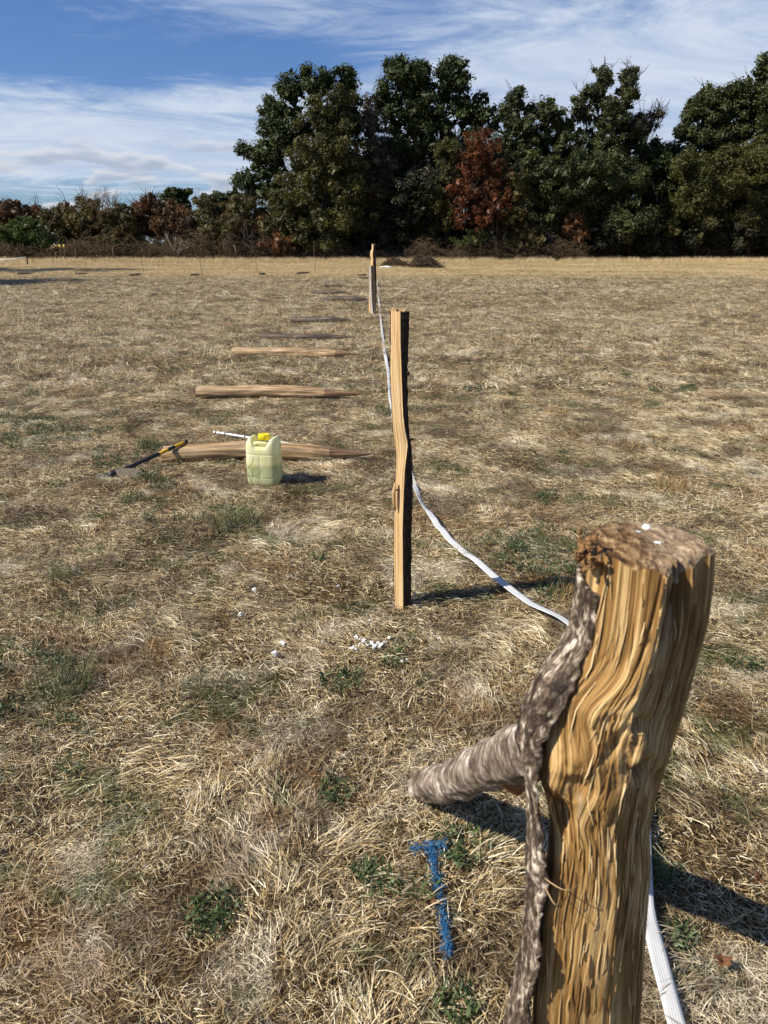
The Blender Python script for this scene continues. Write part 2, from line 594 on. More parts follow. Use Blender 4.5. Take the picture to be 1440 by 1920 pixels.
def build_ground():
    xs = [0.0]
    while xs[-1] < 700:
        a = xs[-1]
        xs.append(a + (0.075 if a < 3.2 else min(0.075 * (1 + (a - 3.2) * 0.6), 60)))
    xs = np.array([-v for v in xs[:0:-1]] + xs)
    ys = [-400, -150, -60, -25, -12, -6, -3, -1.5, -0.8]
    while ys[-1] < 1500:
        a = ys[-1]
        ys.append(a + (0.075 if a < 5.0 else min(0.075 * (1 + (a - 5.0) * 0.45), 120)))
    ys = np.array(ys)
    Xg, Yg = np.meshgrid(xs, ys)
    Z = hgt(Xg, Yg)
    V = np.stack([Xg, Yg, Z], -1).reshape(-1, 3)
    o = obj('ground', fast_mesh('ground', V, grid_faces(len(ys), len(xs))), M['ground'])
    tag(o, 'dry mown hay field with trampled pale straw stretching to the wood', kind='structure')


build_ground()

# ------------------------------------------------------------------ grass


def blades(n, R, lmin, lmax, wmin, wmax, flat=(58, 88), comb=55, segs=3, rng=None, zr=0.012, curl=0.5, square=False, tonepow=1.0, lift=0.0):
    """n curved blades in a disc; returns V, quads, tone"""
    rng = rng or RNG
    ang = rng.random(n) * 2 * pi
    rr = R * np.sqrt(rng.random(n))
    bx, by = rr * np.cos(ang), rr * np.sin(ang)
    L = lmin + (lmax - lmin) * rng.random(n) ** 1.4
    W = wmin + (wmax - wmin) * rng.random(n)
    tilt = np.radians(flat[0] + (flat[1] - flat[0]) * rng.random(n))
    az = np.radians(rng.normal(0, comb, n))
    bend = rng.normal(0, curl, n)
    t = np.linspace(0, 1, segs + 1)
    V = np.zeros((n, segs + 1, 2, 3))
    x = bx.copy(); y = by.copy(); z = rng.random(n) * zr + lift
    roll = rng.normal(0, 0.7, n)
    for i in range(segs + 1):
        if i:
            ds = L / segs
            tl = tilt + (t[i] - 0.5) * 0.55
            a2 = az + bend * t[i]
            x = x + ds * np.sin(tl) * np.cos(a2)
            y = y + ds * np.sin(tl) * np.sin(a2)
            z = np.maximum(z + ds * np.cos(tl), 0.001)
        else:
            a2 = az
        w = W * (1 - 0.75 * t[i] ** 1.5) / 2
        sx, sy = -np.sin(a2) * np.cos(roll), np.cos(a2) * np.cos(roll)
        sz = np.sin(roll)
        V[:, i, 0] = np.stack([x - sx * w, y - sy * w, z - sz * w], -1)
        V[:, i, 1] = np.stack([x + sx * w, y + sy * w, z + sz * w], -1)
    k = (segs + 1) * 2
    base = (np.arange(n) * k)[:, None, None]
    q = np.array([[2 * i, 2 * i + 1, 2 * i + 3, 2 * i + 2] for i in range(segs)])[None]
    tone = np.repeat(rng.random(n) ** tonepow, k)
    return V.reshape(-1, 3), (base + q).reshape(-1, 4), tone


def clump_collection(name, specs, seed):
    col = bpy.data.collections.new(name)
    rng = np.random.default_rng(seed)
    for i, sp in enumerate(specs):
        Vs, Fs, Ts, n0 = [], [], [], 0
        for s in sp:
            V, Fq, T = blades(rng=rng, **s)
            Vs.append(V); Fs.append(Fq + n0); Ts.append(T); n0 += len(V)
        m = fast_mesh('straw', np.concatenate(Vs), np.concatenate(Fs), False, {'tone': np.concatenate(Ts)})
        m.materials.append(M['grass'])
        o = bpy.data.objects.new('straw', m)
        col.objects.link(o)
    return col


def scatter(name, pts, rot, scl, col, label, ncol, zs=None, cat='grass', tilt=None):
    n = len(pts)
    m = bpy.data.meshes.new(name)
    m.vertices.add(n); m.vertices.foreach_set('co', np.asarray(pts, np.float32).ravel())
    def fa(nm, v, typ='FLOAT'):
        a = m.attributes.new(nm, typ, 'POINT'); a.data.foreach_set('value', v)
    fa('rotz', np.asarray(rot, np.float32)); fa('scl', np.asarray(scl, np.float32))
    fa('zscl', np.asarray(zs if zs is not None else np.ones(n), np.float32))
    fa('pick', RNG.integers(0, ncol, n).astype(np.int32), 'INT')
    o = obj(name, m)
    tag(o, label, cat, kind='stuff')
    g = bpy.data.node_groups.new(name, 'GeometryNodeTree')
    g.interface.new_socket('Geometry', in_out='INPUT', socket_type='NodeSocketGeometry')
    g.interface.new_socket('Geometry', in_out='OUTPUT', socket_type='NodeSocketGeometry')
    N = g.nodes; Lk = g.links.new
    gi = N.new('NodeGroupInput'); go = N.new('NodeGroupOutput')
    ip = N.new('GeometryNodeInstanceOnPoints')
    ci = N.new('GeometryNodeCollectionInfo')
    ci.inputs['Collection'].default_value = col
    ci.inputs['Separate Children'].default_value = True
    ci.inputs['Reset Children'].default_value = True
    def na(nm, typ='FLOAT'):
        a = N.new('GeometryNodeInputNamedAttribute'); a.data_type = typ
        a.inputs['Name'].default_value = nm
        return a.outputs['Attribute']
    Lk(gi.outputs[0], ip.inputs['Points']); Lk(ci.outputs[0], ip.inputs['Instance'])
    ip.inputs['Pick Instance'].default_value = True
    Lk(na('pick', 'INT'), ip.inputs['Instance Index'])
    cx = N.new('ShaderNodeCombineXYZ'); Lk(na('rotz'), cx.inputs[2])
    er = N.new('FunctionNodeEulerToRotation'); Lk(cx.outputs[0], er.inputs[0])
    Lk(er.outputs[0], ip.inputs['Rotation'])
    sx = N.new('ShaderNodeCombineXYZ')
    s = na('scl'); Lk(s, sx.inputs[0]); Lk(s, sx.inputs[1])
    mu = N.new('ShaderNodeMath'); mu.operation = 'MULTIPLY'; Lk(s, mu.inputs[0]); Lk(na('zscl'), mu.inputs[1]); Lk(mu.outputs[0], sx.inputs[2])
    Lk(sx.outputs[0], ip.inputs['Scale'])
    Lk(ip.outputs[0], go.inputs[0])
    md = o.modifiers.new('scatter', 'NODES'); md.node_group = g
    return o


def flow(x, y):
    """direction in which the straw lies"""
    return 2.4 + 2.6 * vn(x * 0.9, y * 0.9, 0, 21) + 1.5 * vn(x * 2.6, y * 2.6, 0, 22)


def wedge_points(y0, y1, spacing, margin=1.2, clump=0.0):
    ys = np.arange(y0, y1, spacing)
    out = []
    for y in ys:
        hw = 0.5 * (y * cos(PITCH) + EYE * sin(PITCH)) + margin + 0.05 * y
        x = np.arange(-hw, hw, spacing)
        out.append(np.stack([x, np.full(len(x), y)], 1))
    P = np.concatenate(out)
    P += (RNG.random(P.shape) - 0.5) * spacing * 1.3
    return P


EXCL = []   # discs kept clear


def place_grass():
    near_specs = []
    for i in range(10):
        near_specs.append([
            dict(n=120, R=0.17, lmin=0.02, lmax=0.095, wmin=0.0011, wmax=0.0027, flat=(68, 93), comb=38 + 5 * i, zr=0.018, tonepow=0.9, curl=0.35),
            dict(n=120, R=0.16, lmin=0.012, lmax=0.055, wmin=0.0012, wmax=0.0038, flat=(68, 95), comb=100, zr=0.022, tonepow=1.1, curl=0.3, segs=2),
            dict(n=9, R=0.14, lmin=0.03, lmax=0.09, wmin=0.0010, wmax=0.0022, flat=(35, 80), comb=80, zr=0.01, curl=0.5),
        ])
    nearc = clump_collection('straw_near', near_specs, 5)
    P = wedge_points(0.25, 9.0, 0.085, 1.4)
    kk = vn(P[:, 0] * 2.3, P[:, 1] * 2.3, 0, 37)
    P = P[(kk > -0.38) | (RNG.random(len(P)) < 0.45)]
    pts = np.column_stack([P, hgt(P[:, 0], P[:, 1])])
    rot = flow(P[:, 0], P[:, 1]) + RNG.normal(0, 0.28, len(P))
    thick = vn(P[:, 0] * 1.9, P[:, 1] * 1.9, 0, 31)
    scatter('dry_grass', pts, rot, (0.80 + 0.28 * RNG.random(len(P))) * np.interp(P[:, 1], [1.0, 3.5], [0.80, 1.0]), nearc, 'matted cut straw and dry grass close to the split posts', 10,
            zs=0.9 + 0.55 * thick + 0.2 * RNG.random(len(P)))
    # combed bunches of longer pale straw lying in swirls
    bs = []
    for i in range(6):
        bs.append([dict(n=60, R=0.055, lmin=0.035, lmax=0.10, wmin=0.0013, wmax=0.0030, flat=(70, 93), comb=14 + 4 * i, zr=0.026, tonepow=0.55, curl=0.22)])
    bc = clump_collection('straw_bunch', bs, 15)
    P = wedge_points(0.5, 10.0, 0.095, 1.2)
    kk = fbm(P[:, 0] * 3.1, P[:, 1] * 3.1, 0, 57, 3)
    P = P[kk > 0.17]
    pts = np.column_stack([P, hgt(P[:, 0], P[:, 1]) + 0.006])
    scatter('straw_swirls', pts, flow(P[:, 0], P[:, 1]) + RNG.normal(0, 0.18, len(P)), 0.7 + 0.5 * RNG.random(len(P)), bc, 'combed bunches of longer pale straw lying in swirls on the cut grass', 6, zs=0.8 + 0.5 * RNG.random(len(P)))
    # low green weeds creeping through the straw
    ws = []
    for i in range(5):
        ws.append([dict(n=46, R=0.05, lmin=0.010, lmax=0.030, wmin=0.004, wmax=0.009, flat=(30, 88), comb=180, zr=0.04, curl=0.8),
                   dict(n=24, R=0.06, lmin=0.03, lmax=0.09, wmin=0.0015, wmax=0.003, flat=(15, 75), comb=180, zr=0.01, curl=0.5)])
    wc = clump_collection('weeds', ws, 16)
    for o_ in wc.objects:
        o_.data.materials[0] = M['weed']
    P = wedge_points(0.6, 9.0, 0.10, 1.2)
    kk = fbm(P[:, 0] * 0.9 + 3, P[:, 1] * 0.9, 0, 67, 4, 0.65) + 0.10 * (P[:, 0] < -0.3) + 0.06 * (P[:, 0] > 0.9)
    P = P[(kk > 0.30) & (RNG.random(len(P)) < 0.75)]
    pts = np.column_stack([P, hgt(P[:, 0], P[:, 1]) + 0.008])
    scatter('low_weeds', pts, RNG.random(len(P)) * 6.28, 0.6 + 0.7 * RNG.random(len(P)), wc, 'low dark green weeds creeping through the dry grass', 5, cat='weeds')
    mid_specs = []
    for i in range(6):
        mid_specs.append([
            dict(n=150, R=0.38, lmin=0.05, lmax=0.17, wmin=0.003, wmax=0.007, flat=(60, 93), comb=45 + 8 * i, zr=0.03, curl=0.8, segs=2),
            dict(n=60, R=0.34, lmin=0.05, lmax=0.13, wmin=0.003, wmax=0.008, flat=(70, 95), comb=100, zr=0.012, tonepow=2.0, segs=2),
            dict(n=36, R=0.34, lmin=0.06, lmax=0.13, wmin=0.002, wmax=0.005, flat=(15, 60), comb=90, zr=0.01, segs=2)])
    midc = clump_collection('straw_mid', mid_specs, 6)
    P = wedge_points(8.8, 24.0, 0.20, 2.5)
    pts = np.column_stack([P, hgt(P[:, 0], P[:, 1])])
    rot = flow(P[:, 0], P[:, 1]) + RNG.normal(0, 0.35, len(P))
    scatter('dry_grass', pts, rot, 0.8 + 0.35 * RNG.random(len(P)), midc, 'dry mown grass in the middle of the field around the lying stakes', 6,
            zs=0.8 + 0.5 * vn(P[:, 0] * 1.2, P[:, 1] * 1.2, 0, 31) + 0.3 * RNG.random(len(P)))
    P = wedge_points(23.5, 72.0, 0.48, 6)
    pts = np.column_stack([P, hgt(P[:, 0], P[:, 1])])
    rot = flow(P[:, 0], P[:, 1]) + RNG.normal(0, 0.6, len(P))
    scatter('dry_grass', pts, rot, 1.6 + 0.7 * RNG.random(len(P)), midc, 'golden dry grass of the far field in front of the wood', 6,
            zs=0.55 + 0.3 * RNG.random(len(P)))
    # uncut tall grass along the edge of the wood
    tall = []
    for i in range(4):
        tall.append([dict(n=110, R=0.5, lmin=0.22, lmax=0.62, wmin=0.008, wmax=0.018, flat=(4, 42), comb=120, zr=0.01, segs=3, tonepow=0.6, curl=0.4)])
    tallc = clump_collection('straw_tall', tall, 8)
    X = []
    for k in range(3600):
        x = RNG.uniform(-50, 50)
        X.append((x, RNG.uniform(66.0, 75.0) - 1.0 * abs(vn(x * 0.3, 0.0, 0, 3))))
    for k in range(520):   # the ragged corner on the left
        x = RNG.uniform(-46, -12)
        y0 = 58 + (x + 46) * 0.36
        X.append((x, RNG.uniform(y0, 71)))
    P = np.array(X)
    pts = np.column_stack([P, hgt(P[:, 0], P[:, 1])])
    scatter('tall_grass', pts, RNG.random(len(P)) * 6.28, 0.28 + 0.75 * RNG.random(len(P)) ** 1.6, tallc, 'uncut straw coloured grass along the foot of the wood and hedge', 4)


# ------------------------------------------------------------------ split posts
def interp_rows(table, ys):
    T = np.array(table, float)
    cols = [np.interp(ys, T[:, 0], T[:, k]) for k in range(1, T.shape[1])]
    return cols


def smooth1(a, k):
    if k <= 1:
        return a
    ker = np.hanning(k + 2)[1:-1]; ker /= ker.sum()
    return np.convolve(np.pad(a, k // 2, mode='edge'), ker, 'same')[k // 2: len(a) + k // 2]


def split_post_rows(table, Y0, ztop, zbot, n):
    """rows from top to bottom: world x of left edge, ridge, right edge at height z on the plane y = Y0"""
    T = np.array(table, float)
    zs_t = np.array([at_plane(0, r[0], Y0)[1] for r in T])
    xs_t = np.array([[at_plane(r[k], r[0], Y0)[0] for k in (1, 2, 3)] for r in T])
    z = np.linspace(ztop, zbot, n)
    o = np.argsort(zs_t)
    cols = [smooth1(np.interp(z, zs_t[o], xs_t[o, k]), 9) for k in range(3)]
    return z, cols


def near_post():
    Y0 = 0.79
    table = [  # photo row, left edge of wood, ridge, right edge
        (1000, 1114, 1240, 1336), (1060, 1114, 1240, 1338), (1120, 1108, 1232, 1335), (1200, 1097, 1215, 1325),
        (1260, 1083, 1198, 1309), (1300, 1058, 1185, 1298), (1340, 1032, 1176, 1287), (1400, 1026, 1180, 1268),
        (1450, 1014, 1178, 1252), (1500, 1008, 1160, 1238), (1540, 1022, 1150, 1224), (1600, 1034, 1150, 1212),
        (1680, 1030, 1155, 1214), (1750, 1018, 1150, 1208), (1850, 1010, 1140, 1200), (1920, 1002, 1130, 1196), (2300, 985, 1110, 1165)]
    ztop = at_plane(0, 1062, Y0)[1]
    root = empty('split_post', (at_plane(1100, 1900, Y0)[0], Y0 + 0.05, 0),
                 'thick gnarled split oak post with peeling bark, largest and nearest, at the lower right', 'fence post', 'standing split wood posts')
    n = 430; nf = 130; nb = 40
    z, (xl, xr, xR) = split_post_rows(table, Y0, ztop, -0.25, n)
    tf = np.linspace(0, 1, nf)[None, :]
    zz = z[:, None]
    xl = xl * (Y0 + 0.042) / Y0; xR = xR * (Y0 + 0.042) / Y0      # the edges stand a little behind the ridge
    xlc, xrc, xRc = xl[:, None], xr[:, None], xR[:, None]
    rp = (xrc - xlc) / (xRc - xlc)
    wide = xRc - xlc
    x = xlc + wide * tf
    # depth: wedge, pronounced at the top, flat lower down
    wedge = np.interp(z, [0, 0.55, 0.80, 1.0, 1.3], [0.022, 0.024, 0.044, 0.060, 0.066])[:, None]
    tent = np.where(tf < rp, tf / rp, (1 - tf) / (1 - rp))
    tent = np.clip(tent, 0, 1)
    rnd = np.sqrt(np.clip(1 - (1 - tent) ** 2, 0, 1))
    prof = np.where(tf < rp, 0.55 * rnd + 0.45 * tent, 0.12 * rnd + 0.88 * tent)
    y = Y0 + 0.042 - wedge * prof
    # grain flow: fibres follow the edges and swerve round the two knots
    def kz(py): return at_plane(0, py, Y0)[1]
    z1, z2, z3 = kz(1340), kz(1470), kz(1560)
    knotw = np.exp(-((zz - 0.5 * (z1 + z2)) / 0.09) ** 2)
    flowu = tf + 0.05 * np.exp(-((zz - z1) / 0.035) ** 2) * np.sin(tf * 7.0) \
        - 0.09 * np.exp(-((zz - z2) / 0.050) ** 2) * np.sin(tf * 3.1 + 0.3) \
        + 0.06 * np.exp(-((zz - z3) / 0.03) ** 2) * np.sin(tf * 4.3 + 1.0) + 0.014 * vn(tf * 4, zz * 9, 0, 4) + 0.012 * knotw * vn(tf * 9, zz * 40, 0, 14)
    vflow = zz + 0.02 * vn(tf * 2, zz * 6, 0, 9)
    r1 = -np.abs(vn(flowu * 8, vflow * 1.6, 0, 41)) - 0.55 * np.abs(vn(flowu * 19, vflow * 2.6, 0, 44)) + 0.7
    r2 = -np.abs(vn(flowu * 42, vflow * 2.2, 0, 42)) + 0.4
    r3 = vn(flowu * 90, vflow * 4.0, 0, 43)
    knot = np.exp(-((zz - 0.5 * (z1 + z2)) / 0.085) ** 2)
    # splitting leaves flat facets that end in sharp steps
    sn = 2.2 * vn(flowu * 7 + 3, vflow * 2.0 + 2.5 * knot * zz, 0, 45) + 1.1 * vn(flowu * 17, vflow * 1.7, 0, 46)
    q = np.floor(sn); fr_ = sn - q
    step = q + np.clip((fr_ - 0.86) / 0.14, 0, 1)
    torn = knot * np.clip(fbm(tf * 7, zz * 34, 0, 47, 4, 0.6), -0.2, 1)
    calm = 0.45 + 0.55 * np.clip((zz - kz(1700)) / 0.12, 0, 1)        # the lower face split cleanly
    dsp = ((0.0030 + 0.0028 * knot) * r1 + 0.0012 * r2 + 0.0004 * r3 + 0.0017 * step) * calm + 0.006 * torn
    # big torn hollows
    def hollow(u0, py, su, sz, d):
        return d * np.exp(-((tf - u0 - 0.6 * (zz - kz(py))) / su) ** 2 - ((zz - kz(py)) / sz) ** 2)
    cut = hollow(0.53, 1150, 0.018, 0.095, 0.030) + hollow(0.62, 1110, 0.05, 0.05, 0.013) + hollow(0.36, 1180, 0.010, 0.06, 0.008) + hollow(0.80, 1180, 0.05, 0.10, 0.008)
    cut = cut + hollow(0.55, 1352, 0.09, 0.008, 0.010) + hollow(0.66, 1440, 0.07, 0.012, 0.012) + hollow(0.07, 1560, 0.09, 0.030, 0.032)
    cut = cut + hollow(0.82, 1560, 0.05, 0.03, 0.008) + hollow(0.72, 1690, 0.015, 0.03, 0.008) + hollow(0.35, 1345, 0.06, 0.010, 0.007)
    cut = cut + 0.012 * knot * np.clip(vn(flowu * 6, zz * 22, 0, 77) - 0.1, 0, 1) + hollow(0.70, 1447, 0.04, 0.013, 0.030) + hollow(0.40, 1390, 0.03, 0.012, 0.010) + hollow(0.88, 1500, 0.03, 0.02, 0.012)
    dsp = dsp - cut + hollow(0.22, 1420, 0.10, 0.03, 0.010) + hollow(0.45, 1500, 0.10, 0.03, 0.008)
    edge = np.clip(np.minimum(tf, 1 - tf) * 12, 0, 1)
    y = y - dsp * (0.3 + 0.7 * edge)
    x = x + (tent - 0.5) * 0 + dsp * 0.3 * np.sign(tf - rp) * edge
    zt = np.broadcast_to(zz, x.shape).copy()
    # uneven broken top edge
    topn = (0.006 * vn(tf * 9, tf * 0, 0, 55) - 0.010 * np.clip((tf - 0.52) / 0.06, 0, 1) * np.clip((0.70 - tf) / 0.06, 0, 1)
            - 0.006 * np.clip((tf - 0.50) / 0.06, 0, 1) + 0.0016 * vn(tf * 31, tf * 0, 0, 56))
    fade = np.clip((zz - (ztop - 0.07)) / 0.07, 0, 1)
    zt = zt + topn * fade
    xf, yf, zf = x, y, zt
    # back: rounded
    tb = np.linspace(0, 1, nb + 2)[1:-1][None, :]
    ang = pi * tb
    D = 0.095
    xb = (xRc + xlc) / 2 + wide / 2 * np.cos(ang) * (1 + 0.0 * zz)
    yb = Y0 + 0.042 + D * np.sin(ang) ** 0.7 * (1 + 0.05 * vn(tb * 5, zz * 9, 0, 3))
    zb = np.broadcast_to(zz, xb.shape) + (topn[:, -1:] * (1 - tb) + topn[:, :1] * tb) * fade
    XX = np.concatenate([xf, xb], 1); YY = np.concatenate([yf, yb], 1); ZZ = np.concatenate([zf, zb], 1)
    nc = nf + nb
    V = np.stack([XX, YY, ZZ], -1).reshape(-1, 3)
    U = np.concatenate([np.broadcast_to(flowu, xf.shape), np.broadcast_to(1 + tb, xb.shape)], 1)
    Vv = np.concatenate([np.broadcast_to(vflow, xf.shape), np.broadcast_to(zz, xb.shape)], 1)
    uv = np.stack([U, Vv], -1).reshape(-1, 2)
    part('wood', V, grid_faces(n, nc, True)[:, ::-1], M['wood'], root, uv=uv)
    # fine fibres standing off the torn face
    rg = np.random.default_rng(4)
    fb = Bag()
    for k in range(300):
        j = int(n * rg.random() ** 1.25 * 0.86); i = rg.integers(4, nf - 4)
        if rg.random() < 0.35: j = int(np.clip(rg.normal(n * 0.28, n * 0.06), 0, n - 40))
        ln = rg.integers(6, 26)
        jj = np.linspace(j, min(j + ln, n - 1), 5).astype(int)
        du = rg.normal(0, 2.2)
        ii = np.clip(i + np.linspace(0, du, 5).round().astype(int), 1, nf - 2)
        off = rg.uniform(0.0006, 0.0022) * np.array([0.2, 0.7, 1.0, 1.3, 1.8 if rg.random() < .4 else 0.3])
        P = np.stack([XX[jj, ii] - off * 0.3, YY[jj, ii] - off, ZZ[jj, ii]], 1)
        fb.tube(P, np.array([0.0004, 0.0008, 0.0009, 0.0007, 0.0003]) * rg.uniform(0.7, 1.6), 4, a=rg.random(), cap=False)
    fo = fb.obj('fibres', M['fibre'], root); fo['kind'] = 'stuff'
    # cut top: rings shrinking to the middle
    ring = V[:nc]
    cen = ring.mean(0)
    rings = []
    K = 34
    for k in range(K + 1):
        f = 1 - k / K
        R = cen + (ring - cen) * np.array([f, f, f])
        u, v = R[:, 0] * 60, R[:, 1] * 60
        bumps = 0.0035 * fbm(u, v, 0, 61, 4, 0.6) + 0.0045 * vn(u * 0.5, v * 0.5, 0, 62)
        if k == 0:
            R = ring + np.array([0, 0, 0.0])
        else:
            R[:, 2] = R[:, 2] * (1 - min(1, k / 5)) + (ztop + 0.004) * min(1, k / 5) + bumps * min(1, k / 4)
        rings.append(R)
    Vt = np.concatenate(rings)
    part('cut_top', Vt, grid_faces(K + 1, nc, True)[:, ::-1], M['top'], root, uv=Vt[:, :2] * 8)
    # white flecks of paint on the top
    for (px, py, r) in [(1212, 986, 0.0062), (1194, 997, 0.0045), (1233, 1016, 0.0034), (1120, 1035, 0.0048)]:
        zc_ = ztop + 0.004
        gx, gy = ground_at(px, py, zc_)
        b = Bag()
        th = np.linspace(0, 2 * pi, 12, endpoint=False)
        rr = r * (1 + 0.35 * np.sin(th * 2 + px) + 0.2 * np.sin(th * 5))
        rows = []
        for f, hz in ((1.0, -0.008), (1.0, -0.001), (0.75, 0.0), (0.05, 0.0004)):
            rows.append(np.stack([gx + rr * 1.25 * f * np.cos(th), gy + rr * f * np.sin(th) * 1.3, np.full(12, zc_ + hz)], 1))
        b.add(np.concatenate(rows), grid_faces(4, 12, True))
        b.obj('paint_fleck', M['white_paint'], root)
    # peeling bark down the left side: a curled shell with its own thickness
    bt = [  # row, outer left, inner (toward wood)
        (1095, 1107, 1110), (1150, 1101, 1106), (1200, 1090, 1098), (1235, 1064, 1090), (1270, 1034, 1072), (1320, 1006, 1044),
        (1370, 990, 1020), (1410, 982, 1022), (1450, 996, 1014), (1500, 1000, 1010), (1530, 1007, 1018), (1570, 1003, 1032),
        (1620, 1000, 1036), (1680, 1004, 1027), (1740, 1000, 1015), (1800, 994, 1004), (1850, 984, 999), (1890, 972, 993), (1950, 960, 985), (2200, 930, 970)]
    T = np.array(bt, float)
    Yb = Y0 + 0.055
    zt_ = np.array([at_plane(0, r[0], Yb)[1] for r in T])
    xo = np.array([at_plane(r[1], r[0], Yb)[0] for r in T]); xi = np.array([at_plane(r[2], r[0], Y0 + 0.028)[0] for r in T])
    nr, ns = 420, 40
    zb_ = np.linspace(zt_[0], 0.30, nr)
    o = np.argsort(zt_)
    XO = np.interp(zb_, zt_[o], xo[o])[:, None]; XI = np.interp(zb_, zt_[o], xi[o])[:, None]
    XL = np.interp(zb_, z[::-1], xl[::-1])[:, None]
    s = np.linspace(0, 1, ns)[None, :]
    zc = zb_[:, None]
    jag = 0.0012 * vn(s * 0 + 3, zc * 140, 0, 71) + 0.002 * vn(s * 0 + 3, zc * 47, 0, 70) + 0.005 * vn(s * 0 + 8, zc * 19, 0, 72)
    xin = XI + jag - 0.001
    # quarter turn from the inner lip (front) round to the back
    a = s * pi * 0.95
    cx = np.maximum(xin, XO + 0.004)
    wx = cx - XO
    ang_ = np.clip(1.25 * np.sin(a), 0, 1)                 # a flake, flatter than a tube
    bx = np.where(s < 0.5, cx - wx * ang_, np.minimum(XL + 0.004, cx) - (np.minimum(XL + 0.004, cx) - XO) * ang_)
    by = Y0 + 0.024 + 0.075 * (1 - np.cos(a)) / 2 + 0.006 * vn(zc * 14, s * 0, 0, 97) * (1 - s)
    nrm = fbm(s * 2.2, zc * 13, 0, 81, 6, 0.58)
    fur = np.abs(vn(s * 7 + 1.5 * vn(s * 2, zc * 12, 0, 3), zc * 7 + 0.6 * vn(s * 3, zc * 30, 0, 8), 0, 83))
    dd = 0.0085 * nrm + 0.004 * fur
    dd = dd * np.clip(wx / 0.028, 0.35, 1.0) + 0.0022 * fbm(s * 9, zc * 60, 0, 91, 3) + 0.002 * np.abs(vn(s * 4, zc * 34, 0, 92))
    bx = bx - dd * np.sin(a) - 0.001
    by = by - dd * np.cos(a)
    Vb = np.stack([bx, by, np.broadcast_to(zc, bx.shape) + 0.008 * vn(s * 3, zc * 10, 0, 5) * s], -1).reshape(-1, 3)
    ub = np.stack([np.broadcast_to(s, bx.shape), np.broadcast_to(zc, bx.shape)], -1).reshape(-1, 2)
    bo = part('bark', Vb, grid_faces(nr, ns)[:, ::-1], M['bark_near'], root, uv=ub)
    so = bo.modifiers.new('thickness', 'SOLIDIFY'); so.thickness = 0.005; so.offset = -1
    # crumbling bark at the top left corner
    b = Bag()
    for (px, py, r) in [(1098, 1030, .0085), (1108, 1046, .0085), (1092, 1048, .0075), (1106, 1022, .006), (1118, 1012, .006), (1112, 1062, .006), (1120, 1050, .005), (1100, 1062, .005)]:
        X0, Z0 = at_plane(px, py, Y0 + 0.03)
        V, Fq = lump(r * 0.8, 9, 7, 90 + px, 1.0)
        b.add(V + np.array([X0, Y0 + 0.025 + random.uniform(0, .02), Z0]), Fq)
    for k in range(46):
        X0, Z0 = at_plane(1104 + random.gauss(0, 10), 1040 + random.gauss(0, 15), Y0 + 0.03)
        V, Fq = lump(random.uniform(0.0018, 0.0045), 6, 5, 33 + k, 0.9, (1, 1, random.uniform(0.5, 1.6)))
        b.add(V + np.array([X0, Y0 + random.uniform(0.008, 0.05), Z0]), Fq)
    b.obj('bark_crumbs', M['crumb'], root, smooth=False)
    # fibres torn loose from the face
    for (px, py, dx, dz) in [(1028, 1672, 0.045, 0.006), (1028, 1688, 0.02, -0.004)]:
        X0, Z0 = at_plane(px, py, Y0 - 0.01)
        b = Bag()
        k = np.linspace(0, 1, 9)
        pts = np.stack([X0 + dx * k, Y0 + 0.012 - 0.024 * np.sin(k * pi), Z0 + dz * np.sin(k * pi) - 0.008 * k * k], 1)
        b.tube(pts, np.linspace(0.0009, 0.0003, 9), 5)
        b.obj('loose_fibre', M['wood_post'], root)
    return root


def lump(r, nu, nv, seed, amp=0.3, sq=(1, 1, 1)):
    th = np.linspace(0, 2 * pi, nu, endpoint=False)[None, :]
    ph = np.linspace(0.02, pi - 0.02, nv)[:, None]
    d = np.stack([np.sin(ph) * np.cos(th), np.sin(ph) * np.sin(th), np.cos(ph) + 0 * th], -1)
    k = 1 + amp * vn(d[..., 0] * 1.6 + seed, d[..., 1] * 1.6 + seed * 0.37, d[..., 2] * 1.6, int(seed) % 97)
    V = (d * k[..., None] * r * np.array(sq)).reshape(-1, 3)
    return V, grid_faces(nv, nu, True)[:, ::-1]


def make_fibre_mat():
    m, t = mat_new('torn_fibre')
    finish(t, t.ramp(attr(t, 'tone'), [(0, (0.13, 0.06, 0.018)), (0.5, (0.42, 0.24, 0.08)), (1, (0.80, 0.62, 0.34))]), 0.6, 0.3)
    return m
M['fibre'] = make_fibre_mat()
def make_top_mat():
    m, t = mat_new('cut_top_wood')
    pos = position(t)
    n = t.noise(t.vmul(pos, (70, 28, 28)), 1.0, 6, 0.65, 1.2)
    n2 = t.noise(pos, 130, 5, 0.6)
    big = t.noise(pos, 22, 3, 0.5)
    sp = t.n('ShaderNodeSeparateXYZ'); t.link(pos, sp.inputs[0])
    f = t.math('ADD', t.math('MULTIPLY', n, 0.7), t.math('MULTIPLY', n2, 0.4))
    f = t.smooth(f, 0.38, 0.72)
    brown = t.ramp(f, [(0, (0.035, 0.018, 0.008)), (0.5, (0.17, 0.09, 0.035)), (1, (0.42, 0.28, 0.14))])
    pale = t.ramp(f, [(0, (0.16, 0.10, 0.055)), (0.5, (0.34, 0.24, 0.14)), (1, (0.52, 0.40, 0.26))])
    k = t.smooth(t.math('ADD', sp.outputs[0], t.math('MULTIPLY', big, 0.06)), 0.325, 0.36)
    col = t.mix(k, brown, pale)
    finish(t, col, 0.8, 0.2, bump=f, bstr=0.9, bdist=0.004)
    return m
M['top'] = make_top_mat()
M['white_paint'] = make_plain('white_paint', (0.78, 0.78, 0.76), 0.6, 0.3, 200, 0.2)
M['crumb'] = make_plain('crumbling_bark', (0.30, 0.165, 0.07), 0.9, 0.1, 160, 1.0, bump=0.6)
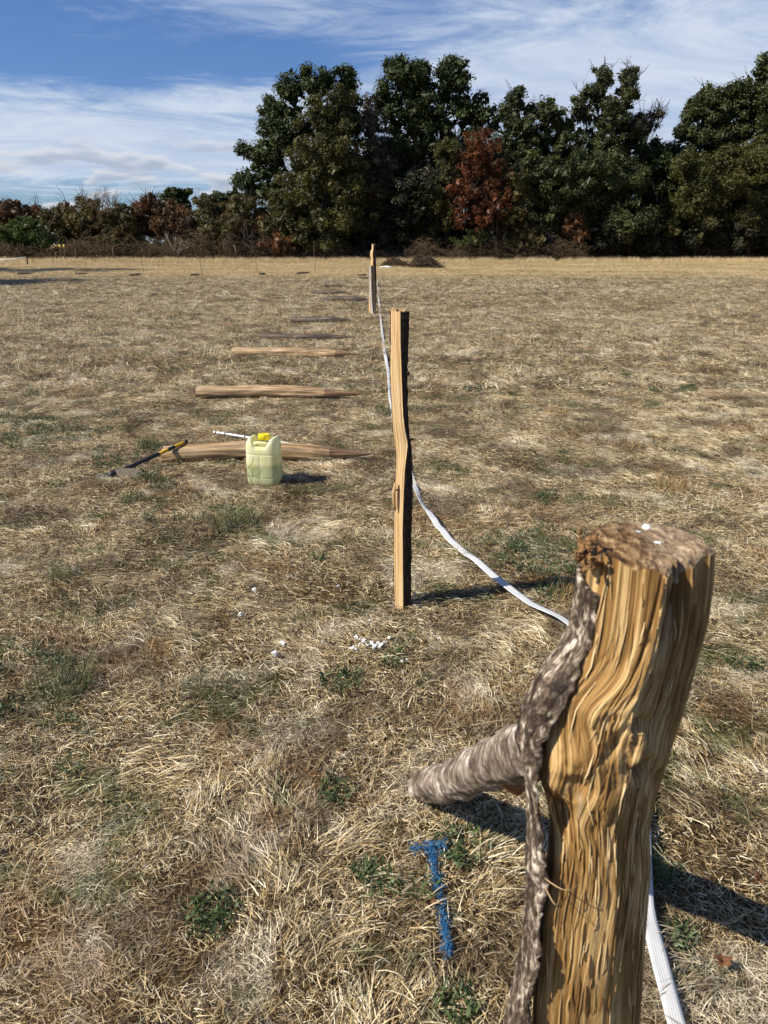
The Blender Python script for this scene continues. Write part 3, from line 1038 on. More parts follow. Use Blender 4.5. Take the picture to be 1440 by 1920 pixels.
M['bark_near'] = make_bark_mat('peeling_bark', (0.024, 0.015, 0.010), (0.20, 0.145, 0.10), (0.70, 0.60, 0.48), 5.0, 34, thr=(0.42, 0.64), bd=0.003, band=False)
M['blue_paint'] = make_plain('blue_marking_paint', (0.015, 0.15, 0.42), 0.5, 0.4, 60, 0.3)

near_post()


def thin_post(name, Y0, table, D, label, wood, bark=None, pw=0.03, group='standing split wood posts', n=220, zbot=-0.2, wedge=0.03, point=None):
    T = np.array(table, float)
    ztop = at_plane(0, T[0, 0], Y0)[1]
    zlow = zbot
    z, (xl, xr, xR) = split_post_rows(table, Y0, ztop, zlow, n)
    xm = float(np.interp(0.05, z[::-1], xl[::-1]) + np.interp(0.05, z[::-1], xR[::-1])) / 2
    root = empty(name, (xm, Y0 + 0.03, 0), label, 'fence post', group)
    zz = z[:, None]; xl, xr, xR = xl[:, None], xr[:, None], xR[:, None]
    nf1, nf2, nb = 26, 18, 24
    t1 = np.linspace(0, 1, nf1)[None, :]; t2 = np.linspace(0, 1, nf2)[None, 1:]; t3 = np.linspace(0, 1, nb + 2)[None, 1:-1]
    yo = wedge
    k = (xR - xl) / max(float((xR - xl).max()), 1e-6)
    x1 = xl + (xr - xl) * t1; y1 = Y0 + yo * k * (1 - t1) + 0 * zz
    x2 = xr + (xR - xr) * t2; y2 = Y0 + yo * 0.9 * k * t2
    a3 = pi * t3
    x3 = (xl + xR) / 2 + (xR - xl) / 2 * np.cos(a3)
    y3 = Y0 + k * (yo * (0.9 + 0.1 * t3) + D * np.sin(a3) ** 0.8)
    g = 0.0016 * (1 - 2 * np.abs(vn(t1 * 9, zz * 2.2, 0, 11))) + 0.0007 * vn(t1 * 30, zz * 5, 0, 12)
    y1 = y1 - g; x1 = x1 - g * 0.5
    zt = np.clip((zz - ztop + 0.05) / 0.05, 0, 1)
    tz = lambda t, s: 0.008 * vn(t * 6, t * 0 + s, 0, 13) * zt
    V = np.concatenate([np.stack([x1, y1, zz + tz(t1, 1.0)], -1), np.stack([x2 + 0 * zz, y2 + 0 * zz, zz + tz(t2, 2.0)], -1), np.stack([x3 + 0 * zz, y3 + 0 * zz, zz + tz(t3, 3.0)], -1)], 1)
    nc = V.shape[1]
    u = np.concatenate([t1[0], 1 + t2[0], 2 + t3[0]])
    uv = np.stack([np.broadcast_to(u[None], (n, nc)), np.broadcast_to(zz, (n, nc))], -1).reshape(-1, 2)
    V = V.reshape(-1, 3)
    part('wood', V, grid_faces(n, nc, True)[:, ::-1], wood, root, uv=uv)
    ring = V[:nc]; cen = ring.mean(0)
    Vt = np.concatenate([ring] + [cen + (ring - cen) * f + np.array([0, 0, 0.002]) + np.stack([0 * ring[:, 0], 0 * ring[:, 0], 0.003 * vn(ring[:, 0] * 200 * f, ring[:, 1] * 200 * f)], 1) for f in (0.8, 0.55, 0.3, 0.02)])
    part('cut_end', Vt, grid_faces(5, nc, True)[:, ::-1], M['endgrain'], root, uv=Vt[:, :2] * 8)
    if bark is not None:
        tt = np.linspace(0, 1, 44)[None, :]
        # from the ridge over the right face and round the back
        xa = np.where(tt < 0.42, xr + (xR - xr) * (tt / 0.42), (xl + xR) / 2 + (xR - xl) / 2 * np.cos(pi * (tt - 0.42) / 0.58 * 0.92))
        ya = np.where(tt < 0.42, Y0 + yo * 0.9 * k * (tt / 0.42), Y0 + k * (yo * 0.9 + D * np.sin(pi * (tt - 0.42) / 0.58 * 0.92)))
        rough = 0.003 + 0.0035 * np.abs(fbm(tt * 7, zz * 22, 0, 15, 4)) + 0.002 * vn(tt * 20, zz * 50, 0, 16)
        rough = rough * np.clip(tt * 14, 0.25, 1)
        nx = np.where(tt < 0.42, 0.75, np.cos(pi * (tt - 0.42) / 0.58)); ny = np.where(tt < 0.42, -0.66, np.sin(pi * (tt - 0.42) / 0.58))
        Vb = np.stack([xa + nx * rough, ya + ny * rough, np.broadcast_to(zz - 0.004, xa.shape)], -1).reshape(-1, 3)
        ub = np.stack([np.broadcast_to(tt, xa.shape), np.broadcast_to(zz, xa.shape)], -1).reshape(-1, 2)
        bo = part('bark', Vb, grid_faces(n, 44)[:, ::-1], bark, root, uv=ub)
        so = bo.modifiers.new('thickness', 'SOLIDIFY'); so.thickness = 0.003; so.offset = -1
    return root, (z, xl, xr, xR)


# second post, with a kink where a branch once grew
p2, _r = thin_post('split_post', 3.17,
                   [(583, 733, 751, 767), (640, 733, 751, 765), (700, 732, 753, 763), (760, 735, 755, 764), (800, 737, 758, 765), (830, 740, 765, 769), (855, 744, 762, 771),
                    (880, 743, 759, 772), (925, 741, 757, 773), (960, 740, 756, 772), (1000, 739, 755, 771), (1100, 739, 756, 770), (1145, 741, 756, 770), (1200, 742, 757, 771)],
                   0.075, 'pale split post with dark bark edge and blue dot, in the middle', M['wood_post'], M['bark_dark'])


def second_post_bits():
    # blue dot sprayed near its top
    X0, Z0 = at_plane(736.5, 648, 3.17)
    b = Bag()
    nr, nc = 6, 14
    rows = []
    for i in range(nr):
        f = 1 - i / (nr - 1)
        th = np.linspace(0, 2 * pi, nc, endpoint=False)
        r = 0.011 * f * (1 + 0.25 * np.sin(th * 3))
        u = r * np.cos(th) * 0.8
        rows.append(np.stack([X0 + u * 0.8 + 0.002, 3.17 + 0.03 - 0.6 * (u + 0.008) - 0.0035 - 0.001 * (1 - f), Z0 + 1.5 * r * np.sin(th)], 1))
    b.add(np.concatenate(rows), grid_faces(nr, nc, True))
    b.obj('blue_dot', M['blue_paint'], p2)
    # torn sliver and small twig stubs
    for (pts, rad, mt, nm) in [
        ([(741, 905), (738, 925), (739, 945), (742, 958)], [0.004, 0.009, 0.007, 0.002], M['wood_post'], 'splinter'),
        ([(735, 917), (741, 919), (747, 918)], [0.0015, 0.003, 0.004], M['bark_dark'], 'twig_stub'),
        ([(768, 826), (773, 823), (776, 824)], [0.005, 0.004, 0.002], M['bark_dark'], 'twig_stub'),
        ([(762, 697), (766, 699), (767, 704)], [0.006, 0.006, 0.003], M['bark_dark'], 'twig_stub')]:
        b = Bag()
        P = [(at_plane(x, y, 3.18)[0], 3.18, at_plane(x, y, 3.18)[1]) for x, y in pts]
        b.tube(P, rad, 7, wob=0.3)
        b.obj(nm, mt, p2)


second_post_bits()

# the pair of far stakes at the end of the line
thin_post('split_post', 18.7, [(458, 697, 700, 704), (468, 697, 700, 704), (471, 694, 699, 704), (482, 694, 699, 704), (484, 696, 700, 704), (500, 694, 699, 705), (545, 692, 699, 706), (592, 691, 697, 702)],
          0.09, 'slim stepped post standing farthest away near the end of the tape', M['wood_post'], M['bark_dark'], wedge=0.07)
thin_post('pointed_stake', 18.3, [(498, 692.5, 695, 701), (540, 692.5, 696, 704), (560, 693, 697, 706), (580, 695, 699, 704.5), (592, 698, 700, 703), (603, 700, 701.3, 702)],
          0.06, 'grey weathered stake with pointed foot leaning upright against the farthest post', M['wood_grey'], M['wood_old'], group='far stakes', zbot=at_plane(0, 603, 18.3)[1], wedge=0.06)


# ------------------------------------------------------------------ brace behind the near post
def brace():
    fx, fy = 0.125, 1.93
    a = np.array([fx, fy, 0.035]); d = np.array([0.140, -0.72, 0.655])
    root = empty('brace_log', (fx, fy, 0), 'short bark covered log with pale bands slanting from the grass up to the nearest post', 'log')
    L = 1.46
    n, ns = 300, 64
    t = np.linspace(0, L, n)
    cen = a[None] + t[:, None] * d[None]
    cen[:, 0] += 0.012 * np.sin(t * 4.5)
    T = d / np.linalg.norm(d)
    A1 = -np.cross(T, [0, 0, 1.0]); A1 /= np.linalg.norm(A1); B1 = np.cross(A1, T)
    th = np.linspace(0, 2 * pi, ns, endpoint=False)[None, :]
    LL = (t * np.linalg.norm(d))[:, None]
    r = 0.051 + 0.008 * vn(np.cos(th) * 0.8, np.sin(th) * 0.8, LL * 9, 17) + 0.004 * vn(np.cos(th) * 1.5, np.sin(th) * 1.5, LL * 5, 7) + 0.005 * fbm(np.cos(th) * 2.5 + 4, np.sin(th) * 2.5, LL * 12, 8, 5, 0.62) * 1.5
    crack = np.exp(-((th - 4.3 - 0.5 * np.sin(LL * 9) - 0.2 * vn(LL * 30, LL * 0, 0, 3)) / 0.09) ** 2)
    r = r - 0.007 * crack * np.clip(vn(LL * 14, LL * 0, 0, 19) + 0.25, 0, 1)
    ringc = 0
    for l0 in (0.11, 0.29, 0.52, 0.63, 0.8):
        ringc = ringc + np.exp(-((LL - l0 - 0.02 * np.sin(th * 2 + l0 * 20)) / 0.006) ** 2) * np.clip(vn(np.cos(th) * 2 + l0 * 9, np.sin(th) * 2, 0, 9) + 0.4, 0, 1)
    r = r - 0.006 * ringc
    # hewn point at the foot
    r = r * np.clip(0.86 + LL * 4.0 + 0.25 * vn(np.cos(th) * 3, np.sin(th) * 3, LL * 8, 4), 0.0, 1.0)
    P = cen[:, None, :] + r[..., None] * (np.cos(th)[..., None] * A1 + np.sin(th)[..., None] * B1)
    uv = np.stack([np.broadcast_to(th / (2 * pi), r.shape), np.broadcast_to(LL, r.shape)], -1).reshape(-1, 2)
    V = P.reshape(-1, 3)
    part('bark', V, grid_faces(n, ns, True), M['birch'], root, uv=uv)
    for nm, row, s in (('foot_cut', 0, -1), ('top_cut', n - 1, 1)):
        ring = V.reshape(n, ns, 3)[row]; c0 = cen[row]
        Vt = np.concatenate([ring, c0 + (ring - c0) * 0.5 + T * s * 0.004, c0 + (ring - c0) * 0.02 + T * s * 0.006])
        Fq = grid_faces(3, ns, True)
        part(nm, Vt, Fq if s < 0 else Fq[:, ::-1], M['endgrain'], root, uv=Vt[:, :2] * 8)
    # sawn off side branch: orange wound low on the right
    gx, gy = at_plane(962, 1470, 1.26)[0], 1.26
    gz = at_plane(962, 1470, 1.26)[1]
    b = Bag()
    c = np.array([gx, gy, gz])
    b.tube([c + np.array([-0.012, 0.02, 0.03]), c, c + np.array([0.016, -0.006, -0.013])], [0.024, 0.020, 0.013], 7, wob=0.4)
    b.obj('knot_scar', M['scar'], root, smooth=False)


M['scar'] = make_plain('fresh_cut_scar', (0.30, 0.13, 0.045), 0.7, 0.2, 60, 0.8, bump=0.5)
brace()


# ------------------------------------------------------------------ stakes lying in the grass
def lying_stake(px0, px1, py0, py1, w, label, mat, tip_mat=None, bend=0.0, detail=True, point=0.34, lift=0.0, seed=1, tipdir=1, blunt=False):
    x0, y0 = ground_at(px0, py0); x1, y1 = ground_at(px1, py1)
    L = sqrt((x1 - x0) ** 2 + (y1 - y0) ** 2)
    rz = atan2(y1 - y0, x1 - x0)
    cx, cy = (x0 + x1) / 2, (y0 + y1) / 2
    root = empty('lying_stake', (cx, cy, H(cx, cy) + lift), label, 'wooden stake', 'split stakes lying in the grass')
    root.rotation_euler = (0, 0, rz)
    n, nc = (150, 40) if detail else (50, 20)
    s = np.linspace(0, 1, n)[:, None]; th = np.linspace(0, 2 * pi, nc, endpoint=False)[None, :]
    ct, st = np.cos(th), np.sin(th)
    # superelliptic wedge: a flat hewn face towards the camera and the sky
    k = (np.abs(ct) ** 3.2 + np.abs(st) ** 3.2) ** (-1 / 3.2)
    wy = w * 0.62; wz = w * 0.5
    env = np.ones_like(s)
    if not blunt:
        env = np.clip((1 - s) / point, 0.05, 1) ** 0.85
    env = env * (1 - 0.10 * np.abs(vn(s * 6, s * 0 + seed, 0, 3)))
    yy = wy * ct * k * env
    zz = wz * st * k * (0.92 + 0.16 * ct * 0) * env
    zz = zz + 0.5 * w * 0.35 * ct * env * 0.6
    g = 0.03 * w * (1 - 2 * np.abs(vn(th * 2.2, s * 5 + seed, 0, 23))) + 0.02 * w * vn(th * 6, s * 14, 0, 24)
    yy = yy * (1 + g / wy); zz = zz * (1 + g / wz)
    bz = bend * np.sin(np.clip(s * 1.25, 0, 1) * pi) + 0.012 * vn(s * 3 + seed, s * 0, 0, 5)
    xx = (s - 0.5) * L + 0 * th + 0.01 * vn(th * 2, s * 0 + seed, 0, 6) * (s < 0.02)
    V = np.stack([xx, yy + 0.02 * vn(s * 2.5, s * 0 + seed, 0, 8), zz + bz + wz * 0.85 + 0.008], -1)
    uvs = np.stack([np.broadcast_to(th / (2 * pi) * 3, xx.shape), np.broadcast_to(s * L, xx.shape)], -1)
    ntip = int(n * (1 - point * 0.75))
    def mk(name, a, b, m):
        VV = V[a:b].reshape(-1, 3); uu = uvs[a:b].reshape(-1, 2)
        return obj(name, fast_mesh(name, VV, grid_faces(b - a, nc, True)[:, ::-1], True, None, uu), m, root)
    if tip_mat is not None:
        mk('shaft', 0, ntip + 1, mat); mk('pointed_tip', ntip, n, tip_mat)
    else:
        mk('shaft', 0, n, mat)
    for row, sg in ((0, -1), (n - 1, 1)):
        if row and not blunt: continue
        ring = V[row]; c = ring.mean(0)
        Vt = np.concatenate([ring, c + (ring - c) * 0.5 + np.array([sg * 0.004, 0, 0]), c + (ring - c) * 0.02])
        fq = grid_faces(3, nc, True)
        obj('cut_end', fast_mesh('cut_end', Vt, fq if sg < 0 else fq[:, ::-1], True, None, Vt[:, 1:] * 8), M['endgrain'], root)
    return root


lying_stake(310, 704, 868, 862, 0.115, 'bowed pale split stake lying behind the jerrycan with the handle resting on it', M['wood_old'], M['wood_tip'], bend=0.035, seed=2, point=0.30)
s2 = lying_stake(371, 692, 747, 750, 0.115, 'golden split stake with a pale left end, second nearest of those lying down', M['wood_old'], M['wood_tip'], bend=0.015, seed=3, lift=0.012)
lying_stake(437, 668, 670, 675, 0.120, 'orange brown split stake with sharp dark tip, third nearest of those lying down', M['wood_old'], M['wood_tip'], seed=4, bend=0.01, point=0.22, lift=0.015)
lying_stake(488, 664, 637, 639, 0.12, 'dark thin stake lying just beyond the third orange one', M['wood_dark'], seed=5)
lying_stake(546, 662, 605, 607, 0.12, 'dark stake lying fifth along the row, flat in the grass', M['wood_dark'], seed=6, lift=0.03, detail=False)
lying_stake(606, 694, 567, 568, 0.14, 'dark stake lying level with the foot of the farthest post', M['wood_dark'], seed=7, lift=0.04, detail=False)
lying_stake(586, 655, 553, 554, 0.12, 'greyish flat stake lying just past the one by the farthest post', M['wood_grey2'] if 'wood_grey2' in M else M['wood_dark'], seed=8, detail=False, lift=0.04)
FAR = [(608, 650, 541, 541, 'dark stake lying far off, left of the farthest post at middle height'), (612, 665, 532, 533, 'thin dark stake lying far off, left of the upper part of the farthest post'),
       (672, 692, 525, 525, 'short dark log touching the farthest post outline on its left'), (670, 690, 519, 519, 'small dark log just above the other beside the farthest post'),
       (356, 375, 519, 518, 'dark log lying at the foot of the rod left of centre'), (243, 268, 520, 517, 'dark log lying at the foot of the second rod from the left'),
       (484, 500, 518, 517, 'short dark log beside the rod right of the middle rod'), (556, 582, 517, 514, 'dark log lying beside the rod nearest the posts'),
       (140, 165, 517, 516, 'dark log lying at the foot of the leftmost rod'), (32, 65, 517, 516, 'dark log lying alone at the far left of the field')]
for i, (a, b, c, d, lb) in enumerate(FAR):
    lying_stake(a, b, c, d, 0.10, lb, M['wood_dark'], seed=20 + i, detail=False, lift=0.05)

# thin iron rods stuck in the far field
M['rust_rod'] = make_plain('rusty_rod', (0.10, 0.055, 0.03), 0.7, 0.3, 20, 0.4)
RODS = [(163, 480, 514, 'thin rusty rod standing leftmost in the far field'), (269, 486, 514, 'thin rusty rod second from the left in the far field'),
        (378, 484, 517, 'thin rusty rod third from the left, left of centre'), (482, 480, 515, 'thin rusty rod fourth from the left in the far field'),
        (591, 466, 512, 'tall thin rod nearest the posts, rightmost of the rods')]
for (px, pt, pb, lb) in RODS:
    x, y = ground_at(px, pb)
    zt = at_plane(px, pt, y)[1]
    e = empty('iron_rod', (x, y, H(x, y)), lb, 'rod', 'thin rods in the far field')
    b = Bag(); b.tube([(x, y, -0.1), (x + 0.01, y, zt * 0.5), (x - 0.05, y, zt)], 0.011, 6); b.obj('shaft', M['rust_rod'], e)
    b = Bag(); b.tube([(x - 0.055, y, zt), (x - 0.02, y - 0.01, zt + 0.02), (x + 0.01, y, zt - 0.01)], 0.008, 5); b.obj('hook', M['rust_rod'], e)


# ------------------------------------------------------------------ white tape
def make_tape_mat():
    m, t = mat_new('woven_tape')
    uv = t.n('ShaderNodeUVMap'); uv.uv_map = 'UVMap'
    sp = t.n('ShaderNodeSeparateXYZ'); t.link(uv.outputs[0], sp.inputs[0])
    w = t.math('ABSOLUTE', t.math('SINE', t.math('MULTIPLY', sp.outputs[0], pi * 7)))
    l = t.smooth(w, 0.0, 0.30)
    wv = t.math('ABSOLUTE', t.math('SINE', t.math('MULTIPLY', sp.outputs[1], 1400)))
    c = t.mix(l, (0.22, 0.22, 0.24), (0.64, 0.64, 0.62))
    c = t.mix(t.math('MULTIPLY', wv, 0.12), c, (0.5, 0.5, 0.52))
    d = t.smooth(t.noise(t.vmul(uv.outputs[0], (1, 3, 1)), 2.0, 5), 0.5, 0.75)
    c = t.mix(t.math('MULTIPLY', d, 0.15), c, (0.45, 0.40, 0.33))
    finish(t, c, 0.6, 0.3, bump=l, bstr=0.5, bdist=0.001, trans=0.1)
    return m


M['tape'] = make_tape_mat()


def catmull(P, k):
    P = np.asarray(P, float)
    Q = np.concatenate([2 * P[:1] - P[1:2], P, 2 * P[-1:] - P[-2:-1]])
    out = []
    for i in range(1, len(Q) - 2):
        p0, p1, p2_, p3 = Q[i - 1:i + 3]
        t = np.linspace(0, 1, k, endpoint=False)[:, None]
        out.append(0.5 * (2 * p1 + (p2_ - p0) * t + (2 * p0 - 5 * p1 + 4 * p2_ - p3) * t ** 2 + (3 * p1 - p0 - 3 * p2_ + p3) * t ** 3))
    out.append(Q[-2:-1])
    return np.concatenate(out)


def tape():
    px = [(704, 512), (705, 525), (708, 540), (709, 556), (712, 575), (713, 590), (715, 610), (719, 640), (722, 670), (728, 700), (732, 745), (742, 800), (758, 850), (776, 902),
          (793, 942), (815, 980), (840, 1012), (868, 1037), (905, 1072), (945, 1102), (988, 1131), (1030, 1152), (1075, 1182), (1125, 1235), (1165, 1310), (1190, 1400),
          (1203, 1520), (1207, 1620), (1212, 1690), (1226, 1745), (1243, 1810), (1264, 1880), (1282, 1940), (1305, 2060), (1325, 2300)]
    P = np.array([ground_at(x, y, 0.04) for x, y in px])
    Q = catmull(P, 14)
    n = len(Q)
    T = np.gradient(Q, axis=0); T /= np.linalg.norm(T, axis=1)[:, None]
    Nn = np.stack([-T[:, 1], T[:, 0]], 1)
    L = np.concatenate([[0], np.cumsum(np.linalg.norm(np.diff(Q, axis=0), axis=1))])
    z = 0.050 + hgt(Q[:, 0], Q[:, 1]) + 0.012 * vn(L * 2.0, L * 0, 0, 2) + 0.008 * vn(L * 7, L * 0, 0, 4)
    twist = 0.22 * vn(L * 1.3, L * 0 + 5, 0, 3) + 0.9 * np.exp(-((Q[:, 1] - 6.5) / 2.5) ** 2) * vn(L * 2, L * 0, 0, 6)
    W = 0.041
    cols = []
    us = np.linspace(-1, 1, 5)
    for u in us:
        h = W / 2 * u
        cols.append(np.column_stack([Q + Nn * (h * np.cos(twist))[:, None], z + h * np.sin(twist) + 0.0015 * (1 - u * u) * np.sin(L * 40)]))
    V = np.stack(cols, 1).reshape(-1, 3)
    uv = np.stack([np.broadcast_to((us + 1)[None] / 2, (n, 5)), np.broadcast_to(L[:, None], (n, 5))], -1).reshape(-1, 2)
    root = empty('fence_tape', (P[14][0], P[14][1], 0), 'long white woven fence tape running through the grass past the posts', 'tape')
    o = part('tape_band', V, grid_faces(n, 5), M['tape'], root, uv=uv)
    s = o.modifiers.new('thickness', 'SOLIDIFY'); s.thickness = 0.0012


tape()


# ------------------------------------------------------------------ jerrycan
def make_can_mat():
    m, t = mat_new('milky_plastic')
    pos = t.n('ShaderNodeTexCoord').outputs['Object']
    sp = t.n('ShaderNodeSeparateXYZ'); t.link(pos, sp.inputs[0])
    n = t.noise(pos, 9, 5, 0.6, 0.5)
    d = t.noise(pos, 45, 6, 0.7)
    up = t.mix(t.smooth(n, 0.35, 0.65), (0.84, 0.79, 0.40), (0.90, 0.88, 0.62))
    lo = t.mix(t.smooth(n, 0.35, 0.65), (0.46, 0.49, 0.25), (0.64, 0.66, 0.40))
    c = t.mix(t.smooth(sp.outputs[2], 0.17, 0.13), up, lo)      # filled to a bit under half
    c = t.mix(t.math('MULTIPLY', t.smooth(d, 0.55, 0.75), 0.35), c, (0.32, 0.34, 0.16))
    p = finish(t, c, 0.38, 0.4, bump=d, bstr=0.08, bdist=0.003, trans=0.35)
    return m


M['can'] = make_can_mat()
M['yellow'] = make_plain('yellow_plastic', (0.80, 0.62, 0.01), 0.4, 0.4, 20, 0.12)


def jerrycan():
    gx, gy = ground_at(498, 914)
    gy += 0.10
    gx = (498 - 720) / F * (gy * cos(PITCH) + EYE * sin(PITCH)) 
    root = empty('jerrycan', (gx, gy, H(gx, gy)), 'milky yellowish plastic jerrycan with yellow screw cap standing in the grass', 'jerrycan')
    root.rotation_euler = (0, 0, radians(-10))
    W, D, Hh = 0.114, 0.095, 0.315
    ns = 72
    th = np.linspace(0, 2 * pi, ns, endpoint=False)
    ct, st = np.cos(th), np.sin(th)
    e = 4.2
    k = (np.abs(ct) ** e + np.abs(st) ** e) ** (-1 / e)
    ux, uy = ct * k, st * k
    rows = []
    prof = [(0.0, 0.02), (0.0, 0.55), (0.0, 0.86), (0.006, 0.93), (0.018, 0.975), (0.035, 1.0), (0.052, 1.0), (0.055, 0.985), (0.059, 0.985), (0.062, 1.0)]
    prof += [(z, 1.0 + 0.012 * sin((z - 0.06) / 0.16 * pi)) for z in np.linspace(0.075, 0.215, 10)]
    prof += [(0.219, 0.998), (0.222, 0.978), (0.226, 0.978), (0.229, 0.998), (0.245, 1.0), (0.262, 0.99), (0.276, 0.965), (0.288, 0.92), (0.297, 0.86), (0.303, 0.78), (0.306, 0.66), (0.308, 0.5), (0.309, 0.33), (0.309, 0.16), (0.309, 0.01)]
    for z, f in prof:
        x = W * f * ux; y = D * f * uy
        zz = np.full(ns, z)
        top = max(0.0, (z - 0.225) / 0.085)
        ax = np.abs(x) / W
        # shoulders rise left and right, the middle drops into a trough for the handle and neck
        rise = 0.034 * np.clip((ax - 0.40) / 0.3, 0, 1) - 0.030 * np.clip((0.52 - ax) / 0.2, 0, 1)
        zz = zz + rise * top ** 1.5
        # vertical seam grooves on the front and back
        rows.append(np.stack([x, y * (1 - 0.03 * np.exp(-(x / 0.004) ** 2) * (0.06 < z < 0.22)), zz], 1))
    V = np.concatenate(rows)
    o = obj('body', fast_mesh('body', V, grid_faces(len(prof), ns, True)), M['can'], root)
    ss = o.modifiers.new('sub', 'SUBSURF'); ss.levels = 1; ss.render_levels = 2
    # handle bridging the trough
    b = Bag()
    b.tube([(-0.052, -0.055, 0.285), (-0.03, -0.06, 0.300), (0.0, -0.062, 0.302), (0.03, -0.06, 0.300), (0.055, -0.055, 0.288)], [0.018, 0.013, 0.011, 0.013, 0.018], 14)
    ob = obj('handle', b.mesh('handle'), M['can'], root)
    # neck, cap with ribs
    def lathe(profile, n=48, rib=0.0):
        b_ = Bag(); rws = []
        t_ = np.linspace(0, 2 * pi, n, endpoint=False)
        for r, z in profile:
            rr = r * (1 + (rib * np.sign(np.sin(t_ * 12)) if 0.3 < z / profile[-1][1] < 0.985 and r > 0.02 else 0))
            rws.append(np.stack([rr * np.cos(t_), rr * np.sin(t_), np.full(n, z)], 1))
        b_.add(np.concatenate(rws), grid_faces(len(profile), n, True))
        return b_
    nk = lathe([(0.033, 0.0), (0.033, 0.02), (0.027, 0.024), (0.027, 0.05)])
    o1 = obj('neck', nk.mesh('neck'), M['can'], root, (0.0, 0.02, 0.275))
    cp = lathe([(0.038, 0.0), (0.041, 0.002), (0.041, 0.012), (0.042, 0.013), (0.042, 0.032), (0.040, 0.037), (0.034, 0.039), (0.030, 0.0375), (0.001, 0.0375)], 96, 0.025)
    o2 = obj('cap', cp.mesh('cap'), M['yellow'], root, (0.0, 0.02, 0.308))
    o2.rotation_euler = (radians(-3), radians(3), 0)


jerrycan()


# ------------------------------------------------------------------ the hoe-like digging tool
def digging_tool():
    hx, hy = ground_at(215, 903)
    hy += 0.0
    tx, ty = ground_at(350, 830, 0.15)
    root = empty('mattock', (hx, hy, 0), 'mattock with black and yellow handle, propped on the bowed stake left of the jerrycan', 'mattock')
    a = np.array([hx, hy, 0.055]); b_ = np.array([tx, ty, 0.16])
    def pt(f): return a + (b_ - a) * f
    b = Bag(); b.tube([pt(f) for f in np.linspace(-0.02, 0.60, 8)], [0.018, 0.017, 0.016, 0.015, 0.015, 0.015, 0.015, 0.015], 14); b.obj('black_grip', M['black'], root)
    b = Bag(); b.tube([pt(f) for f in np.linspace(0.595, 0.97, 8)], [0.0135] * 8, 14); b.obj('yellow_shaft', M['tool_yellow'], root)
    b = Bag(); b.tube([pt(f) for f in np.linspace(0.72, 0.82, 4)], [0.0143] * 4, 14); b.obj('black_band', M['black'], root)
    b = Bag(); b.tube([pt(0.965), pt(0.975), pt(1.0), pt(1.012)], [0.014, 0.018, 0.018, 0.010], 14); b.obj('end_cap', M['black'], root)
    # head: eye block, flat blade pointing right, spike the other way into the grass
    ax = (b_ - a) / np.linalg.norm(b_ - a)
    b = Bag(); b.tube([a - ax * 0.04, a - ax * 0.02, a + ax * 0.03, a + ax * 0.05], [0.024, 0.031, 0.031, 0.024], 12, wob=0.1); b.obj('eye', M['black'], root)
    ex, ey = ground_at(268, 905)
    s = np.linspace(0, 1, 10)[:, None]
    pa = np.array([hx + 0.01, hy, 0.065]); pb = np.array([ex, ey - 0.02, 0.055])
    cen = pa + (pb - pa) * s + np.array([0, 0, 0.012]) * np.sin(s * pi)
    hw = 0.022 + 0.022 * s
    th = np.linspace(0.010, 0.003, 10)[:, None]
    up = np.array([0, 0.25, 0.97]); fr = np.array([0, -0.97, 0.25])
    rows = np.stack([cen + up * hw + fr * th, cen + up * hw - fr * th, cen - up * hw - fr * th, cen - up * hw + fr * th], 1)
    V = rows.reshape(-1, 3)
    V = np.concatenate([V, V[:4], V[-4:]])
    n0 = 40
    Fq = np.concatenate([grid_faces(10, 4, True), [[n0, n0 + 1, n0 + 2, n0 + 3]], [[n0 + 7, n0 + 6, n0 + 5, n0 + 4]]])
    part('blade', V, Fq, M['steel'], root, smooth=False)
    b = Bag()
    b.tube([np.array([hx - 0.01, hy, 0.05]), np.array([hx - 0.06, hy - 0.01, 0.045]), np.array([hx - 0.13, hy - 0.02, 0.015]), np.array([hx - 0.17, hy - 0.03, -0.03])], [0.022, 0.018, 0.012, 0.004], 8)
    b.obj('spike', M['black'], root)


M['black'] = make_plain('black_rubber', (0.018, 0.018, 0.019), 0.5, 0.4, 20, 0.3)
M['tool_yellow'] = make_plain('ochre_fibreglass', (0.62, 0.36, 0.02), 0.4, 0.4, 30, 0.25)
M['steel'] = make_plain('dull_steel', (0.17, 0.135, 0.10), 0.6, 0.4, 30, 0.5)
digging_tool()

# thin white rod lying behind the jerrycan


def white_rod():
    x0, y0 = ground_at(401, 812, 0.05); x1, y1 = ground_at(586, 841, 0.05)
    root = empty('white_rod', ((x0 + x1) / 2, (y0 + y1) / 2, 0), 'thin white plastic rod lying in the grass behind the jerrycan', 'rod')
    b = Bag(); s = np.linspace(0, 1, 12)
    b.tube(np.stack([x0 + (x1 - x0) * s, y0 + (y1 - y0) * s, 0.06 + 0 * s], 1), 0.0085, 10); b.obj('shaft', M['white_rod'], root)
    for f in (0.02, 0.12, 0.33):
        b = Bag(); q = np.array([x0 + (x1 - x0) * f, y0 + (y1 - y0) * f, 0.06]); d = np.array([x1 - x0, y1 - y0, 0]) / 1.0 * 0.012
        b.tube([q, q + d], 0.0094, 10); b.obj('dark_band', M['black'], root)


M['white_rod'] = make_plain('white_plastic', (0.80, 0.81, 0.83), 0.4, 0.4, 10, 0.1)
white_rod()


